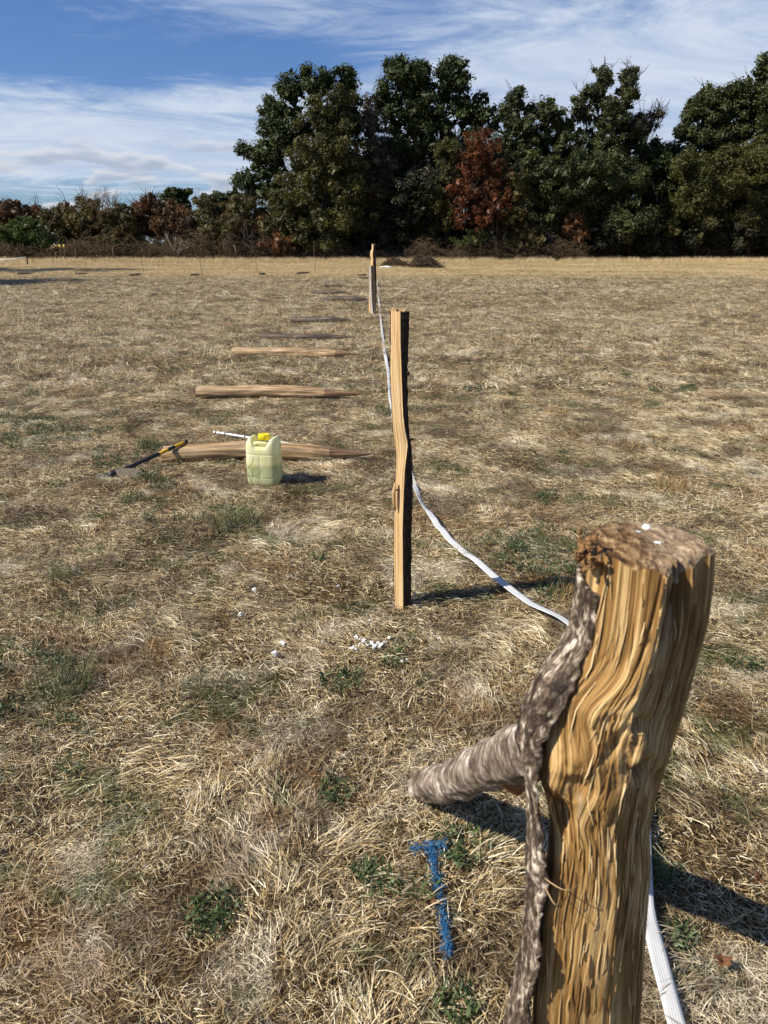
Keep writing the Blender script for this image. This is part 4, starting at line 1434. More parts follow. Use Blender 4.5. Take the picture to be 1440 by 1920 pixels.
# ------------------------------------------------------------------ blue T sprayed on the straw
def blue_mark():
    segs = [((768, 1587), (836, 1581), 15), ((808, 1584), (812, 1610), 12), ((812, 1610), (822, 1660), 15), ((822, 1660), (832, 1720), 13), ((832, 1720), (841, 1775), 13)]
    Vs, Fs, Ts, n0 = [], [], [], 0
    rng = np.random.default_rng(9)
    for (a, b, w) in segs:
        n = int(5 * sqrt((a[0] - b[0]) ** 2 + (a[1] - b[1]) ** 2))
        for k in range(n):
            f = rng.random()
            x, y = ground_at(a[0] + (b[0] - a[0]) * f + rng.normal(0, w * 0.15), a[1] + (b[1] - a[1]) * f + rng.normal(0, w * 0.3), 0.03)
            V, Fq, T = blades(1, 0.001, 0.008, 0.024, 0.0014, 0.0034, (76, 95), 180, 2, rng, 0.008)
            r = float(flow(np.array([x]), np.array([y]))[0]) + rng.normal(0, 0.5)
            V = V @ np.array([[cos(r), sin(r), 0], [-sin(r), cos(r), 0], [0, 0, 1]])
            V += np.array([x, y, H(x, y) + 0.008 + 0.022 * rng.random()])
            Vs.append(V); Fs.append(Fq + n0); Ts.append(T); n0 += len(V)
    o = obj('paint_mark', fast_mesh('paint_mark', np.concatenate(Vs), np.concatenate(Fs), False, {'tone': np.concatenate(Ts)}), M['blue_straw'])
    tag(o, 'bright blue letter T sprayed on the straw left of the nearest post', 'paint mark', kind='stuff')


M['blue_straw'] = make_plain('blue_painted_straw', (0.02, 0.14, 0.32), 0.6, 0.4, 90, 0.9)
blue_mark()


# ------------------------------------------------------------------ green tufts, stubble, stones, leaves
def make_weed_mat(name, a, b):
    m, t = mat_new(name)
    tone = attr(t, 'tone')
    finish(t, t.mix(tone, a, b), 0.5, 0.35, trans=0.2)
    return m


M['weed'] = make_weed_mat('green_weed', (0.022, 0.040, 0.012), (0.095, 0.135, 0.045))
M['tuft'] = make_weed_mat('green_tuft', (0.030, 0.042, 0.013), (0.16, 0.18, 0.07))
M['stubble'] = make_weed_mat('stubble', (0.16, 0.075, 0.02), (0.50, 0.33, 0.13))
M['stalk'] = make_weed_mat('pale_stalk', (0.45, 0.36, 0.20), (0.72, 0.62, 0.40))


def tuft(px, py, R, label, style, n, seed, group='small plants in the dry grass'):
    x, y = ground_at(px, py, 0.02)
    rng = np.random.default_rng(seed)
    if style == 'blades':
        V, Fq, T = blades(n, R, R * 0.6, R * 1.7, 0.0018, 0.004, (10, 75), 180, 4, rng, 0.005, 0.5); mt = M['tuft']; nm = 'grass_tuft'; cat = 'grass tuft'
    elif style == 'stubble':
        V, Fq, T = blades(n, R, R * 0.5, R * 1.0, 0.002, 0.0045, (0, 45), 180, 3, rng, 0.005, 0.4); mt = M['stubble']; nm = 'stubble_tuft'; cat = 'grass tuft'
    else:  # small leafy weed: short broad leaves on low stems
        V, Fq, T = blades(n, R, 0.012, 0.035, 0.005, 0.011, (30, 88), 180, 3, rng, R * 0.45, 0.8); mt = M['weed']; nm = 'weed'; cat = 'weed'
        cx = np.repeat(V.reshape(n, -1, 3)[:, 0], V.reshape(n, -1, 3).shape[1], axis=0)
        V[:, 2] *= 1.0
    V = V + np.array([0, 0, 0.008])
    o = obj(nm, fast_mesh(nm, V, Fq, False, {'tone': T}), mt)
    o.location = (x, y, H(x, y))
    o.rotation_euler = (0, 0, rng.random() * 6)
    tag(o, label, cat, group)


TUFTS = [
    (112, 1285, 0.11, 'round green grass tuft beside pale straw at the left, largest of the green tufts', 'blades', 300),
    (400, 1705, 0.075, 'dark green leafy weed in the lower left, left of the blue mark', 'weed', 170),
    (640, 1275, 0.085, 'dark green weed below the white stones near the middle', 'weed', 200),
    (628, 1478, 0.06, 'small green weed left of the slanting brace log', 'weed', 110),
    (690, 1625, 0.045, 'small weed just left of the blue letter', 'weed', 90),
    (865, 1590, 0.075, 'green weed spreading between the blue letter and the log shadow', 'weed', 170),
    (736, 1240, 0.06, 'green weed below the foot of the middle post', 'weed', 110),
    (595, 1048, 0.06, 'tiny green weed left of the middle post', 'weed', 80),
    (440, 985, 0.15, 'wide dark green patch of grass below the jerrycan', 'blades', 260),
    (278, 838, 0.11, 'green grass tuft behind the mattock handle', 'blades', 260),
    (120, 1080, 0.10, 'green grass tuft at the far left above the large one', 'blades', 160),
    (722, 772, 0.11, 'green grass tuft by the tape left of the middle post', 'blades', 160),
    (1392, 1245, 0.08, 'green weed right of the nearest post top', 'weed', 140),
    (1235, 1630, 0.05, 'green weed in the shadow right of the nearest post', 'weed', 110),
    (1275, 1745, 0.04, 'small green weed between the tape and the shadow', 'weed', 80),
    (855, 1865, 0.05, 'small green weed low in the picture left of the nearest post', 'weed', 90),
    (1258, 922, 0.13, 'rusty brown stubble tuft right of the tape', 'stubble', 200),
    (305, 1215, 0.08, 'small orange brown stubble tuft near the left stones', 'stubble', 130),
    (1040, 780, 0.12, 'brown stubble tuft far right of the middle post', 'stubble', 120),
    (350, 795, 0.10, 'brown stubble tuft above the mattock handle', 'stubble', 120),
    (1180, 840, 0.16, 'spiky pale brown tuft in the right of the field', 'stubble', 90),
    (1060, 1120, 0.09, 'pale dry tuft rising out of the middle post shadow', 'stubble', 110),
]
for i, (px, py, R, lb, st, n) in enumerate(TUFTS):
    tuft(px, py, R, lb, st, n, 100 + i)

M['stone'] = make_plain('white_chalk', (0.72, 0.71, 0.68), 0.8, 0.2, 80, 0.35, bump=0.5)


def stones():
    S = [(762, 0)]
    spots = [(516, 1222, .014, 'white chalky stone lying left of the stone cluster, lower of two'), (529, 1204, .009, 'white chalky stone lying left of the stone cluster, upper of two'),
             (452, 1152, .010, 'small white stone farthest left in the trampled grass'), (477, 1106, .009, 'small white stone upper left of the middle post'), (635, 1104, .006, 'tiny white pebble left of the middle post foot'),
             (662, 1215, .011, None), (668, 1217, .007, None), (674, 1209, .005, None), (683, 1203, .007, None), (691, 1212, .006, None), (697, 1208, .006, None), (702, 1214, .008, None),
             (709, 1209, .007, None), (715, 1213, .009, None), (722, 1208, .006, None), (667, 1198, .007, None), (676, 1201, .005, None), (606, 1204, .006, None), (700, 1217, .007, None),
             (730, 1199, .007, None), (764, 1238, .006, None), (754, 1240, .005, None), (693, 1168, .005, None), (712, 1216, .005, None), (687, 1210, .004, None), (823, 1193, .007, 'small pale pebble right of the middle post foot')]
    for i, (px, py, r, lb) in enumerate(spots):
        x, y = ground_at(px, py, 0.035)
        V, Fq = lump(r * 1.0, 9, 7, 31 + i * 3, 0.9, (1.3, 1.0, 0.8))
        o = obj('white_stone', fast_mesh('white_stone', V, Fq, False), M['stone'])
        o.location = (x, y, H(x, y) + 0.034)
        o.rotation_euler = (random.random(), random.random(), random.random() * 6)
        tag(o, lb or 'small white stone among those strewn left below the middle post', 'stone', 'white stones in the grass' if lb else 'white stones strewn below the middle post')


stones()
M['leaf_dry'] = make_plain('fallen_leaf', (0.15, 0.065, 0.028), 0.7, 0.2, 90, 0.6)
LV = [(1425, 1648, .022, 'orange fallen leaf at the right edge'), (1358, 1792, .022, 'orange brown fallen leaf right of the tape'), (806, 1692, .017, 'brown fallen leaf beside the stem of the blue letter'),
      (797, 1207, .014, 'reddish leaf right of the middle post foot'), (726, 1358, .013, 'small brown leaf in the middle of the straw')]
for i, (px, py, r, lb) in enumerate(LV):
    x, y = ground_at(px, py, 0.035)
    th = np.linspace(0, 2 * pi, 16, endpoint=False)
    r *= 0.6
    rows = []
    for f in (1.0, 0.6, 0.05):
        rr = r * f * (1 + 0.28 * np.sin(th * 5 + i) + 0.1 * np.sin(th * 2))
        rows.append(np.stack([rr * np.cos(th) * 1.4, rr * np.sin(th), 0.006 * np.sin(th * 2 + i) * f + 0.006 * f * f], 1))
    o = obj('fallen_leaf', fast_mesh('fallen_leaf', np.concatenate(rows), grid_faces(3, 16, True)), M['leaf_dry'])
    sm = o.modifiers.new('thickness', 'SOLIDIFY'); sm.thickness = 0.0006
    o.location = (x, y, H(x, y) + 0.04); o.rotation_euler = (random.uniform(-.3, .3), random.uniform(-.3, .3), random.random() * 6)
    tag(o, lb, 'leaf', 'fallen leaves')


def stalks():
    """longer straws lying loose on top and a few thin stems before the jerrycan"""
    rng = np.random.default_rng(77)
    b = Bag()
    for k in range(420):
        y = 0.9 + 7 * rng.random() ** 1.3
        x = (rng.random() - 0.5) * 1.15 * (y + 0.6)
        L = rng.uniform(0.07, 0.18); a = float(flow(np.array([x]), np.array([y]))[0]) + rng.normal(0, 0.7)
        t = np.linspace(0, 1, 5); c = rng.normal(0, 0.22)
        aa = a + c * t
        P = np.stack([x + np.cumsum(np.cos(aa)) * L / 5, y + np.cumsum(np.sin(aa)) * L / 5, H(x, y) + 0.030 + 0.015 * rng.random() + 0.02 * rng.normal() * t], 1)
        b.tube(P, np.linspace(0.0013, 0.0006, 5), 3, a=rng.random(), cap=False)
    o = b.obj('loose_straw', M['stalk'])
    tag(o, 'loose pale straws lying on top of the matted grass', 'straw', kind='stuff')
    b = Bag()
    for (pts) in [[(463, 880), (470, 872), (474, 866), (475, 858)], [(462, 892), (475, 892), (486, 888), (492, 880)], [(470, 905), (473, 895), (474, 880)], [(476, 912), (470, 900), (464, 884)]]:
        P = []
        for (px, py) in pts:
            X_, Z_ = at_plane(px, py, 4.80)
            P.append((X_, 4.80, max(Z_, 0.02)))
        b.tube(catmull(P, 4), 0.0014, 4, a=0.1, cap=False)
    o = b.obj('grass_stem', M['stem_dark'])
    tag(o, 'thin curved dark grass stems in front of the jerrycan', 'grass', kind='stuff')


M['stem_dark'] = make_plain('dark_stem', (0.10, 0.09, 0.045), 0.8, 0.2, 20, 0.5)
stalks()

place_grass()

# ------------------------------------------------------------------ trees
LEAF = {
    'oak_dark': make_leaf_mat('oak_leaves_dark', (0.014, 0.024, 0.006), (0.075, 0.098, 0.024), trans=0.15),
    'oak': make_leaf_mat('oak_leaves', (0.016, 0.025, 0.007), (0.088, 0.105, 0.028), (0.11, 0.10, 0.035), 0.5, trans=0.15),
    'olive': make_leaf_mat('olive_leaves', (0.024, 0.029, 0.007), (0.125, 0.122, 0.030), (0.15, 0.11, 0.035), 0.5, trans=0.2),
    'rust': make_leaf_mat('rust_leaves', (0.07, 0.024, 0.009), (0.25, 0.082, 0.024), (0.10, 0.075, 0.03), 0.4, trans=0.2),
    'brown': make_leaf_mat('brown_leaves', (0.060, 0.033, 0.014), (0.22, 0.125, 0.055), (0.28, 0.10, 0.032), 0.7, trans=0.2),
    'brownolive': make_leaf_mat('brown_olive_leaves', (0.045, 0.038, 0.012), (0.175, 0.150, 0.048), (0.23, 0.10, 0.03), 0.6, trans=0.2),
    'grey': make_leaf_mat('grey_leaves', (0.035, 0.032, 0.022), (0.115, 0.105, 0.075), (0.09, 0.06, 0.03), 0.5, trans=0.15),
    'green': make_leaf_mat('green_leaves', (0.026, 0.045, 0.008), (0.12, 0.165, 0.030), trans=0.2),
    'black': make_leaf_mat('painted_shade_leaves', (0.010, 0.013, 0.006), (0.040, 0.048, 0.018), (0.06, 0.04, 0.018), 0.5, trans=0.1),  # near-black leaf colour carries the deep shade inside the wood
}


def leaf_cloud(cent, rad, n, size, rng):
    """n leaves around given puff centres; folded rhombus each (2 tris)"""
    k = rng.integers(0, len(cent), n)
    d = rng.normal(size=(n, 3)); d /= np.linalg.norm(d, axis=1)[:, None]
    d[:, 2] = d[:, 2] * 0.8 + 0.1
    r = rad[k] * rng.random(n) ** 0.45
    P = cent[k] + d * r[:, None]
    nrm = d * 0.7 + rng.normal(size=(n, 3)) * 0.6 + np.array([0, 0, 0.45])
    nrm /= np.linalg.norm(nrm, axis=1)[:, None]
    a = np.cross(nrm, rng.normal(size=(n, 3))); a /= np.linalg.norm(a, axis=1)[:, None] + 1e-9
    b = np.cross(nrm, a)
    s = size * (0.55 + 0.9 * rng.random(n))[:, None]
    w = s * (0.38 + 0.25 * rng.random(n))[:, None]
    V = np.stack([P - a * s * 0.5, P + b * w * 0.5 - a * s * 0.05 + nrm * s * 0.08, P + a * s * 0.5, P - b * w * 0.5 + a * s * 0.05 + nrm * s * 0.08], 1)
    base = (np.arange(n) * 4)[:, None]
    Fq = base + np.array([[0, 1, 2, 3]])
    T = np.repeat(rng.random(n), 4)
    return V.reshape(-1, 3), Fq, T


def tree(px, Y, blobs, leaf, n, label, name='oak_tree', size=0.24, trunk_r=0.22, seed=0, group='trees of the wood', puff=(0.45, 1.0), density=1.0, limbs=True, cat='tree',
         bare=0, base_px=None, trunk_mat=None, stems=1, ysp=1.0):
    rng = np.random.default_rng(500 + seed)
    x0, _ = at_plane(px if base_px is None else base_px, 490, Y)
    root = empty(name, (x0, Y, 0), label, cat, group)
    cs, rs = [], []
    wood = Bag()
    for (bx, by, rx, ry) in blobs:
        X0, Z0 = at_plane(bx, by, Y)
        sx = abs(at_plane(bx + rx, by, Y)[0] - X0); sz = abs(at_plane(bx, by - ry, Y)[1] - Z0)
        sy = min(0.5 * (sx + sz), 3.2) * ysp
        yoff = rng.normal(0, 0.5)
        vol = sx * sz
        m = max(7, int(density * 6.5 * vol / (puff[1] ** 2) + 4))
        d = rng.normal(size=(m, 3)); d /= np.linalg.norm(d, axis=1)[:, None]
        r = (rng.random(m) ** 0.42) * (1 + 0.12 * rng.normal(size=m))
        pr = puff[0] + (puff[1] - puff[0]) * rng.random(m)
        c = np.stack([X0 + d[:, 0] * r * (sx - 0.25 * puff[0]), Y + yoff + d[:, 1] * r * sy, Z0 + d[:, 2] * r * (sz - 0.25 * puff[0])], 1)
        c[:, 2] = np.maximum(c[:, 2], 0.35)
        cs.append(c); rs.append(pr)
        if limbs:
            # limb from trunk to blob, twigs to puffs
            zb = max(0.8, Z0 * 0.25 + 0.2)
            k = np.linspace(0, 1, 6)[:, None]
            A = np.array([x0 + rng.normal(0, 0.15), Y, zb * 0.7]); B = np.array([X0, Y + yoff, Z0])
            P = A + (B - A) * k + np.array([0, 0, 1.0]) * np.sin(k * pi) * 0.10 * np.linalg.norm(B - A) + rng.normal(0, 0.12, (6, 3)) * np.sin(k * pi)
            wood.tube(P, np.linspace(trunk_r * 0.55, trunk_r * 0.22, 6), 6, cap=False)
            for q in c[: min(len(c), 14)]:
                P2 = P[4] + (q - P[4]) * np.linspace(0, 1, 4)[:, None] + rng.normal(0, 0.08, (4, 3))
                wood.tube(P2, [trunk_r * 0.2, trunk_r * 0.14, trunk_r * 0.09, trunk_r * 0.04], 4, cap=False)
            if bare:
                for _ in range(bare):
                    q = c[rng.integers(len(c))]; dd = np.array([rng.normal() * 0.8, rng.normal() * 0.5, 0.6 + rng.random()])
                    q2 = q + dd / np.linalg.norm(dd) * rng.uniform(0.8, 1.8)
                    wood.tube([q, (q + q2) / 2 + rng.normal(0, 0.1, 3), q2], [0.035, 0.025, 0.012], 3, cap=False)
                    for _j in range(2):
                        q3 = (q + q2) / 2 + rng.normal(0, 0.45, 3)
                        wood.tube([(q + q2) / 2, q3], [0.02, 0.008], 3, cap=False)
    cen = np.concatenate(cs); rad = np.concatenate(rs)
    top = cen[:, 2].max()
    zt = top * 0.62
    for s_ in range(stems):
        k = np.linspace(0, 1, 9)[:, None]
        off = rng.normal(0, 0.5) if stems > 1 else 0.0
        end = np.array([x0 + off * 2 + (cen[:, 0].mean() - x0) * 0.5, Y, zt])
        P = np.array([x0 + off * 0.6, Y, -0.2]) + (end - np.array([x0 + off * 0.6, Y, -0.2])) * k + rng.normal(0, 0.10, (9, 3)) * np.sin(k * pi)
        rr = np.linspace(1, 0.35, 9) * trunk_r / sqrt(stems); rr[0] *= 1.35
        wood.tube(P, rr, 9, cap=False, wob=0.15)
    wood.obj('trunk', trunk_mat or M['trunk'], root)
    V, Fq, T = leaf_cloud(cen, rad * 1.12, int(n * 1.66), size * 0.86, rng)
    V2, F2, T2 = leaf_cloud(cen, rad * 0.75, int(n * 0.13), size * 3.0, rng)      # inner foliage, added to block light through the gaps
    Fq = np.concatenate([Fq, F2 + len(V)]); V = np.concatenate([V, V2]); T = np.concatenate([T, T2 * 0.5])  # halved tone puts the crown's shaded interior into the colour
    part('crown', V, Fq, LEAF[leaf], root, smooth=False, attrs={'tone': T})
    return root


# back to front
tree(580, 77, [(600, 158, 58, 26), (548, 168, 30, 24), (650, 165, 20, 38), (512, 205, 27, 34), (497, 240, 18, 18), (540, 250, 45, 60), (472, 285, 26, 20), (505, 300, 35, 36), (462, 338, 24, 18), (500, 355, 40, 30), (640, 240, 50, 60)],
     'oak_dark', 26000, 'dark oak at the left end of the wood, lobes reaching over the hedge', seed=1, trunk_r=0.3, puff=(0.4, 0.9))
tree(612, 73.6, [(610, 222, 52, 52), (640, 190, 26, 40), (585, 300, 62, 62), (640, 300, 60, 80), (560, 375, 62, 50), (640, 390, 66, 60), (600, 440, 70, 34), (520, 425, 34, 34)],
     'olive', 30000, 'dense olive green tree in front of the dark left oak', seed=2, trunk_r=0.2, puff=(0.35, 0.85), size=0.2, name='field_maple')
tree(812, 78, [(762, 150, 50, 40), (745, 128, 22, 20), (790, 135, 22, 22), (848, 150, 42, 40), (845, 122, 18, 14), (722, 195, 26, 34), (800, 215, 85, 60), (885, 200, 34, 38), (908, 232, 26, 34), (752, 270, 55, 45), (862, 290, 62, 60), (800, 330, 60, 40)],
     'oak_dark', 34000, 'tallest dark oak with a double domed crown in the middle of the wood', seed=3, trunk_r=0.32, puff=(0.38, 0.85))
tree(700, 75, [(690, 225, 16, 45), (702, 270, 24, 60), (715, 330, 30, 50)], 'grey', 8500, 'thin half bare greyish tree between the two large oaks', seed=4, trunk_r=0.12, puff=(0.3, 0.6), size=0.17, bare=12, name='thin_tree', density=1.3)
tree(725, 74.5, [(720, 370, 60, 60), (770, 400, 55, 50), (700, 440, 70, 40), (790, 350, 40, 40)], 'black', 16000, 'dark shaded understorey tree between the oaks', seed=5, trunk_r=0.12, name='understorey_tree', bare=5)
tree(985, 77, [(966, 185, 22, 24), (955, 215, 22, 30), (1028, 215, 27, 30), (985, 262, 60, 50), (1000, 210, 12, 20), (1050, 275, 40, 50), (960, 320, 50, 60)],
     'oak', 17000, 'green oak with two small crown peaks right of the tall oak', seed=6, trunk_r=0.24, puff=(0.3, 0.75), bare=4)
tree(1130, 76.5, [(1128, 150, 22, 26), (1112, 170, 22, 22), (1180, 145, 16, 22), (1172, 180, 20, 26), (1090, 200, 24, 26), (1145, 215, 48, 36), (1135, 270, 75, 55), (1190, 250, 30, 40)],
     'oak', 20000, 'oak with two ragged open peaks rising highest on the right half', seed=7, trunk_r=0.25, puff=(0.26, 0.66), bare=8, size=0.2)
tree(1205, 76, [(1212, 218, 26, 12), (1238, 214, 12, 7), (1200, 235, 16, 16), (1225, 235, 18, 10)], 'grey', 1500, 'sparse leaning half bare tree in the gap of the treetops', seed=8, trunk_r=0.1, puff=(0.2, 0.45), size=0.15, bare=9, name='sparse_tree', base_px=1165)
tree(1245, 77.5, [(1235, 290, 34, 34), (1250, 340, 50, 50), (1190, 320, 50, 50), (1232, 400, 60, 50), (1280, 300, 24, 24)], 'oak_dark', 15000, 'low dark oak filling the gap between the ragged oak and the right hand trees', seed=9, trunk_r=0.2)
tree(1360, 77, [(1322, 192, 30, 30), (1300, 215, 24, 24), (1345, 215, 32, 40), (1385, 175, 30, 32), (1290, 252, 26, 18), (1330, 260, 42, 30), (1395, 230, 42, 60), (1280, 246, 10, 12)],
     'oak', 20000, 'broad oak with a rounded crown left of the tree cut by the right edge', seed=10, trunk_r=0.28, puff=(0.32, 0.8), bare=3)
tree(1450, 76, [(1432, 135, 24, 30), (1470, 110, 30, 40), (1440, 190, 36, 50), (1480, 210, 60, 80), (1440, 280, 50, 60), (1500, 330, 60, 80)],
     'oak', 19000, 'tall oak partly cut off by the right edge of the picture', seed=11, trunk_r=0.3, puff=(0.35, 0.8))
tree(1560, 76, [(1560, 160, 60, 60), (1570, 260, 80, 70), (1570, 370, 80, 60)], 'oak_dark', 10000, 'dark oak standing just beyond the right edge', seed=12, trunk_r=0.3)
tree(1005, 74.2, [(1010, 330, 55, 52), (1060, 350, 52, 60), (985, 390, 40, 50), (1045, 415, 56, 42)], 'oak', 22000, 'leafy green tree right of the rust coloured tree', seed=13, trunk_r=0.16, size=0.2, puff=(0.35, 0.8), name='leafy_tree', bare=3)
tree(1135, 74, [(1120, 320, 56, 44), (1165, 350, 54, 50), (1110, 385, 56, 46), (1175, 410, 50, 40)], 'oak', 21000, 'broad green tree below the two ragged peaks', seed=14, trunk_r=0.18, size=0.21, name='leafy_tree')
tree(1300, 73.8, [(1295, 320, 46, 42), (1335, 345, 46, 46), (1290, 385, 42, 40), (1330, 400, 38, 34)], 'olive', 17000, 'olive green bushy tree left of the rightmost foliage', seed=15, trunk_r=0.15, size=0.19, name='bushy_tree')
tree(1400, 73.6, [(1385, 300, 44, 42), (1425, 310, 46, 50), (1400, 365, 56, 36), (1420, 405, 52, 30), (1370, 410, 24, 20)], 'olive', 21000, 'yellowish green tree with low boughs at the right edge', seed=16, trunk_r=0.2, size=0.2, name='bushy_tree')
tree(915, 73.2, [(902, 278, 36, 34), (880, 315, 34, 30), (925, 325, 40, 40), (868, 365, 34, 36), (920, 380, 44, 40), (890, 410, 46, 28)], 'rust', 14000, 'rust red dead leaved tree in the middle of the wood', seed=17, trunk_r=0.10, size=0.15, puff=(0.18, 0.5), stems=3, name='rust_tree', base_px=925, bare=14, trunk_mat=M['twig'])
tree(815, 74, [(800, 350, 34, 34), (820, 400, 40, 40), (845, 330, 16, 30)], 'black', 4500, 'thin brownish tree in the shade left of the rust red tree', seed=18, trunk_r=0.08, size=0.17, puff=(0.3, 0.6), name='thin_tree', bare=6)
tree(900, 72.6, [(895, 445, 30, 18), (880, 455, 22, 14)], 'green', 2200, 'small green bush at the foot of the rust red tree', seed=19, trunk_r=0.05, size=0.16, puff=(0.2, 0.4), name='bush', cat='bush')
tree(1070, 73.2, [(1070, 420, 22, 26), (1090, 440, 20, 18)], 'brown', 2600, 'small brown leaved sapling below the leafy green trees', seed=20, trunk_r=0.05, size=0.15, puff=(0.2, 0.4), name='sapling', bare=5)
tree(1265, 73.0, [(1262, 430, 20, 18)], 'olive', 1200, 'small olive sapling in the dark foot of the wood', seed=21, trunk_r=0.05, size=0.15, puff=(0.2, 0.4), name='sapling')

tree(1180, 73.6, [(1140, 440, 60, 30), (1200, 430, 60, 36), (1230, 455, 50, 22)], 'black', 9000, 'dark low tree filling the foot of the wood right of centre', seed=22, trunk_r=0.1, name='understorey_tree', bare=3)
tree(1370, 73.8, [(1320, 445, 50, 28), (1380, 440, 56, 32), (1440, 440, 56, 34), (1500, 430, 60, 40)], 'black', 11000, 'dark low tree filling the foot of the wood at the right edge', seed=23, trunk_r=0.1, name='understorey_tree', bare=3)
tree(960, 73.4, [(965, 350, 26, 40), (960, 410, 34, 40), (975, 450, 44, 26)], 'brownolive', 7000, 'brown olive thin tree between the rust red tree and the leafy green tree', seed=24, trunk_r=0.08, name='thin_tree', bare=8, puff=(0.25, 0.55), size=0.17)
tree(840, 74.2, [(838, 300, 24, 40), (830, 370, 30, 50), (820, 440, 50, 30)], 'olive', 8500, 'olive tree squeezed in left of the rust red tree', seed=25, trunk_r=0.09, name='leafy_tree', bare=3, puff=(0.3, 0.6), size=0.18)
# hedge on the left
HEDGE = [
    (335, 86, [(335, 370, 32, 14), (325, 385, 30, 20)], 'oak_dark', 5000, 'dark green tree rising behind the rusty hedge', 'hedge_tree', 0.26, 2),
    (405, 86, [(400, 375, 30, 12), (435, 372, 26, 12), (410, 390, 40, 20)], 'oak_dark', 6500, 'dark green tree behind the hedge nearest the wood', 'hedge_tree', 0.26, 0),
    (22, 78, [(28, 392, 28, 18), (10, 410, 24, 26), (50, 400, 20, 18), (62, 398, 16, 12)], 'brown', 6000, 'rusty brown small tree at the far left edge', 'hedge_tree', 0.18, 5),
    (75, 80, [(78, 398, 16, 12), (60, 410, 22, 20)], 'grey', 2200, 'greyish thin shrub behind the green bush on the left', 'shrub', 0.16, 4),
    (40, 74, [(40, 432, 42, 26), (22, 448, 32, 22), (75, 448, 26, 22)], 'green', 8500, 'bright green rounded bush at the far left', 'bush', 0.16, 0),
    (120, 77, [(118, 400, 28, 24), (105, 420, 34, 34), (138, 430, 34, 34)], 'brownolive', 8500, 'olive brown shrub right of the green bush', 'shrub', 0.17, 4),
    (165, 76.5, [(162, 385, 22, 20), (170, 410, 36, 36), (175, 445, 40, 28)], 'brownolive', 8500, 'reddish brown shrub left of the bare crowned tree', 'shrub', 0.17, 6),
    (262, 76.5, [(262, 390, 24, 22), (285, 378, 18, 14), (270, 420, 42, 34)], 'brown', 8500, 'brown shrub with a rusty top right of the bare crowned tree', 'shrub', 0.17, 8),
    (228, 75, [(225, 410, 34, 34), (230, 445, 42, 26)], 'brownolive', 8000, 'olive brown shrub below the bare crowned tree', 'shrub', 0.17, 4),
    (330, 76, [(325, 400, 34, 22), (340, 430, 40, 34), (305, 425, 26, 30)], 'brown', 8500, 'rusty shrub in front of the dark green hedge tree', 'shrub', 0.17, 6),
    (395, 76, [(385, 395, 24, 20), (410, 400, 26, 20), (400, 430, 40, 34)], 'brownolive', 8500, 'olive and orange brown shrub left of the pale bare shrub', 'shrub', 0.17, 4),
    (455, 75, [(455, 385, 26, 24), (470, 415, 36, 36), (440, 430, 34, 32)], 'brownolive', 7000, 'pale brown half bare shrub touching the olive tree', 'shrub', 0.17, 14),
    (500, 74, [(500, 430, 40, 30), (530, 455, 40, 22)], 'brown', 6000, 'rusty low shrub at the foot of the left oak', 'shrub', 0.17, 6),
]
for i, (px, Y, bl, lf, n, lb, nm, sz, bare) in enumerate(HEDGE):
    tree(px, Y, bl, lf, n, lb, name=nm, size=sz, trunk_r=0.09, seed=40 + i, group='hedge left of the wood', puff=(0.25, 0.6), bare=bare, cat='tree' if 'tree' in nm else 'shrub', stems=2)


def branch_rec(bag, p, d, L, r, depth, rng, spread=0.55):
    k = np.linspace(0, 1, 4)[:, None]
    end = p + d * L
    P = p + (end - p) * k + rng.normal(0, 0.05 * L, (4, 3)) * np.sin(k * pi)
    bag.tube(P, np.linspace(r, r * 0.62, 4), 5 if r > 0.03 else 3, cap=False)
    if depth == 0:
        return
    for _ in range(3 if depth > 1 else 4):
        nd = d + rng.normal(0, spread, 3); nd[2] += 0.15; nd /= np.linalg.norm(nd)
        branch_rec(bag, P[rng.integers(2, 4)], nd, L * rng.uniform(0.6, 0.85), r * 0.62, depth - 1, rng, spread)


def bare_tree(px, Y, top, label, seed, mat, depth=5, r=0.10, tilt=(0, 0), name='bare_tree'):
    rng = np.random.default_rng(seed)
    x, _ = at_plane(px, 480, Y)
    zt = at_plane(px, top, Y)[1]
    root = empty(name, (x, Y, 0), label, 'tree', 'bare trees along the wood edge')
    b = Bag()
    L = zt / 3.3
    for s_ in (-1, 1):
        d = np.array([tilt[0] + 0.16 * s_, tilt[1], 1.0]); d /= np.linalg.norm(d)
        branch_rec(b, np.array([x, Y, -0.1]), d, L, r, depth, rng)
    b.obj('trunk_and_branches', mat, root)


bare_tree(214, 75.2, 318, 'grey bare crowned tree standing highest in the left hedge', 3, M['twig'])
bare_tree(330, 73.2, 415, 'bleached dead tree with crooked pale branches in the left hedge', 8, M['white_twig'], depth=3, r=0.05, name='dead_tree')
bare_tree(455, 74.2, 385, 'thin pale bare sapling at the hedge end by the wood', 9, M['white_twig'], depth=4, r=0.035, name='dead_tree')
bare_tree(1000, 73.2, 380, 'bleached dead branches in front of the leafy green tree', 12, M['white_twig'], depth=3, r=0.03, name='dead_tree')
bare_tree(940, 72.8, 395, 'slender pale stemmed bare sapling right of the rust red tree', 14, M['white_twig'], depth=2, r=0.045, name='dead_tree')
bare_tree(693, 76.5, 168, 'bare grey stem poking up between the two large oaks', 15, M['twig'], depth=4, r=0.09)


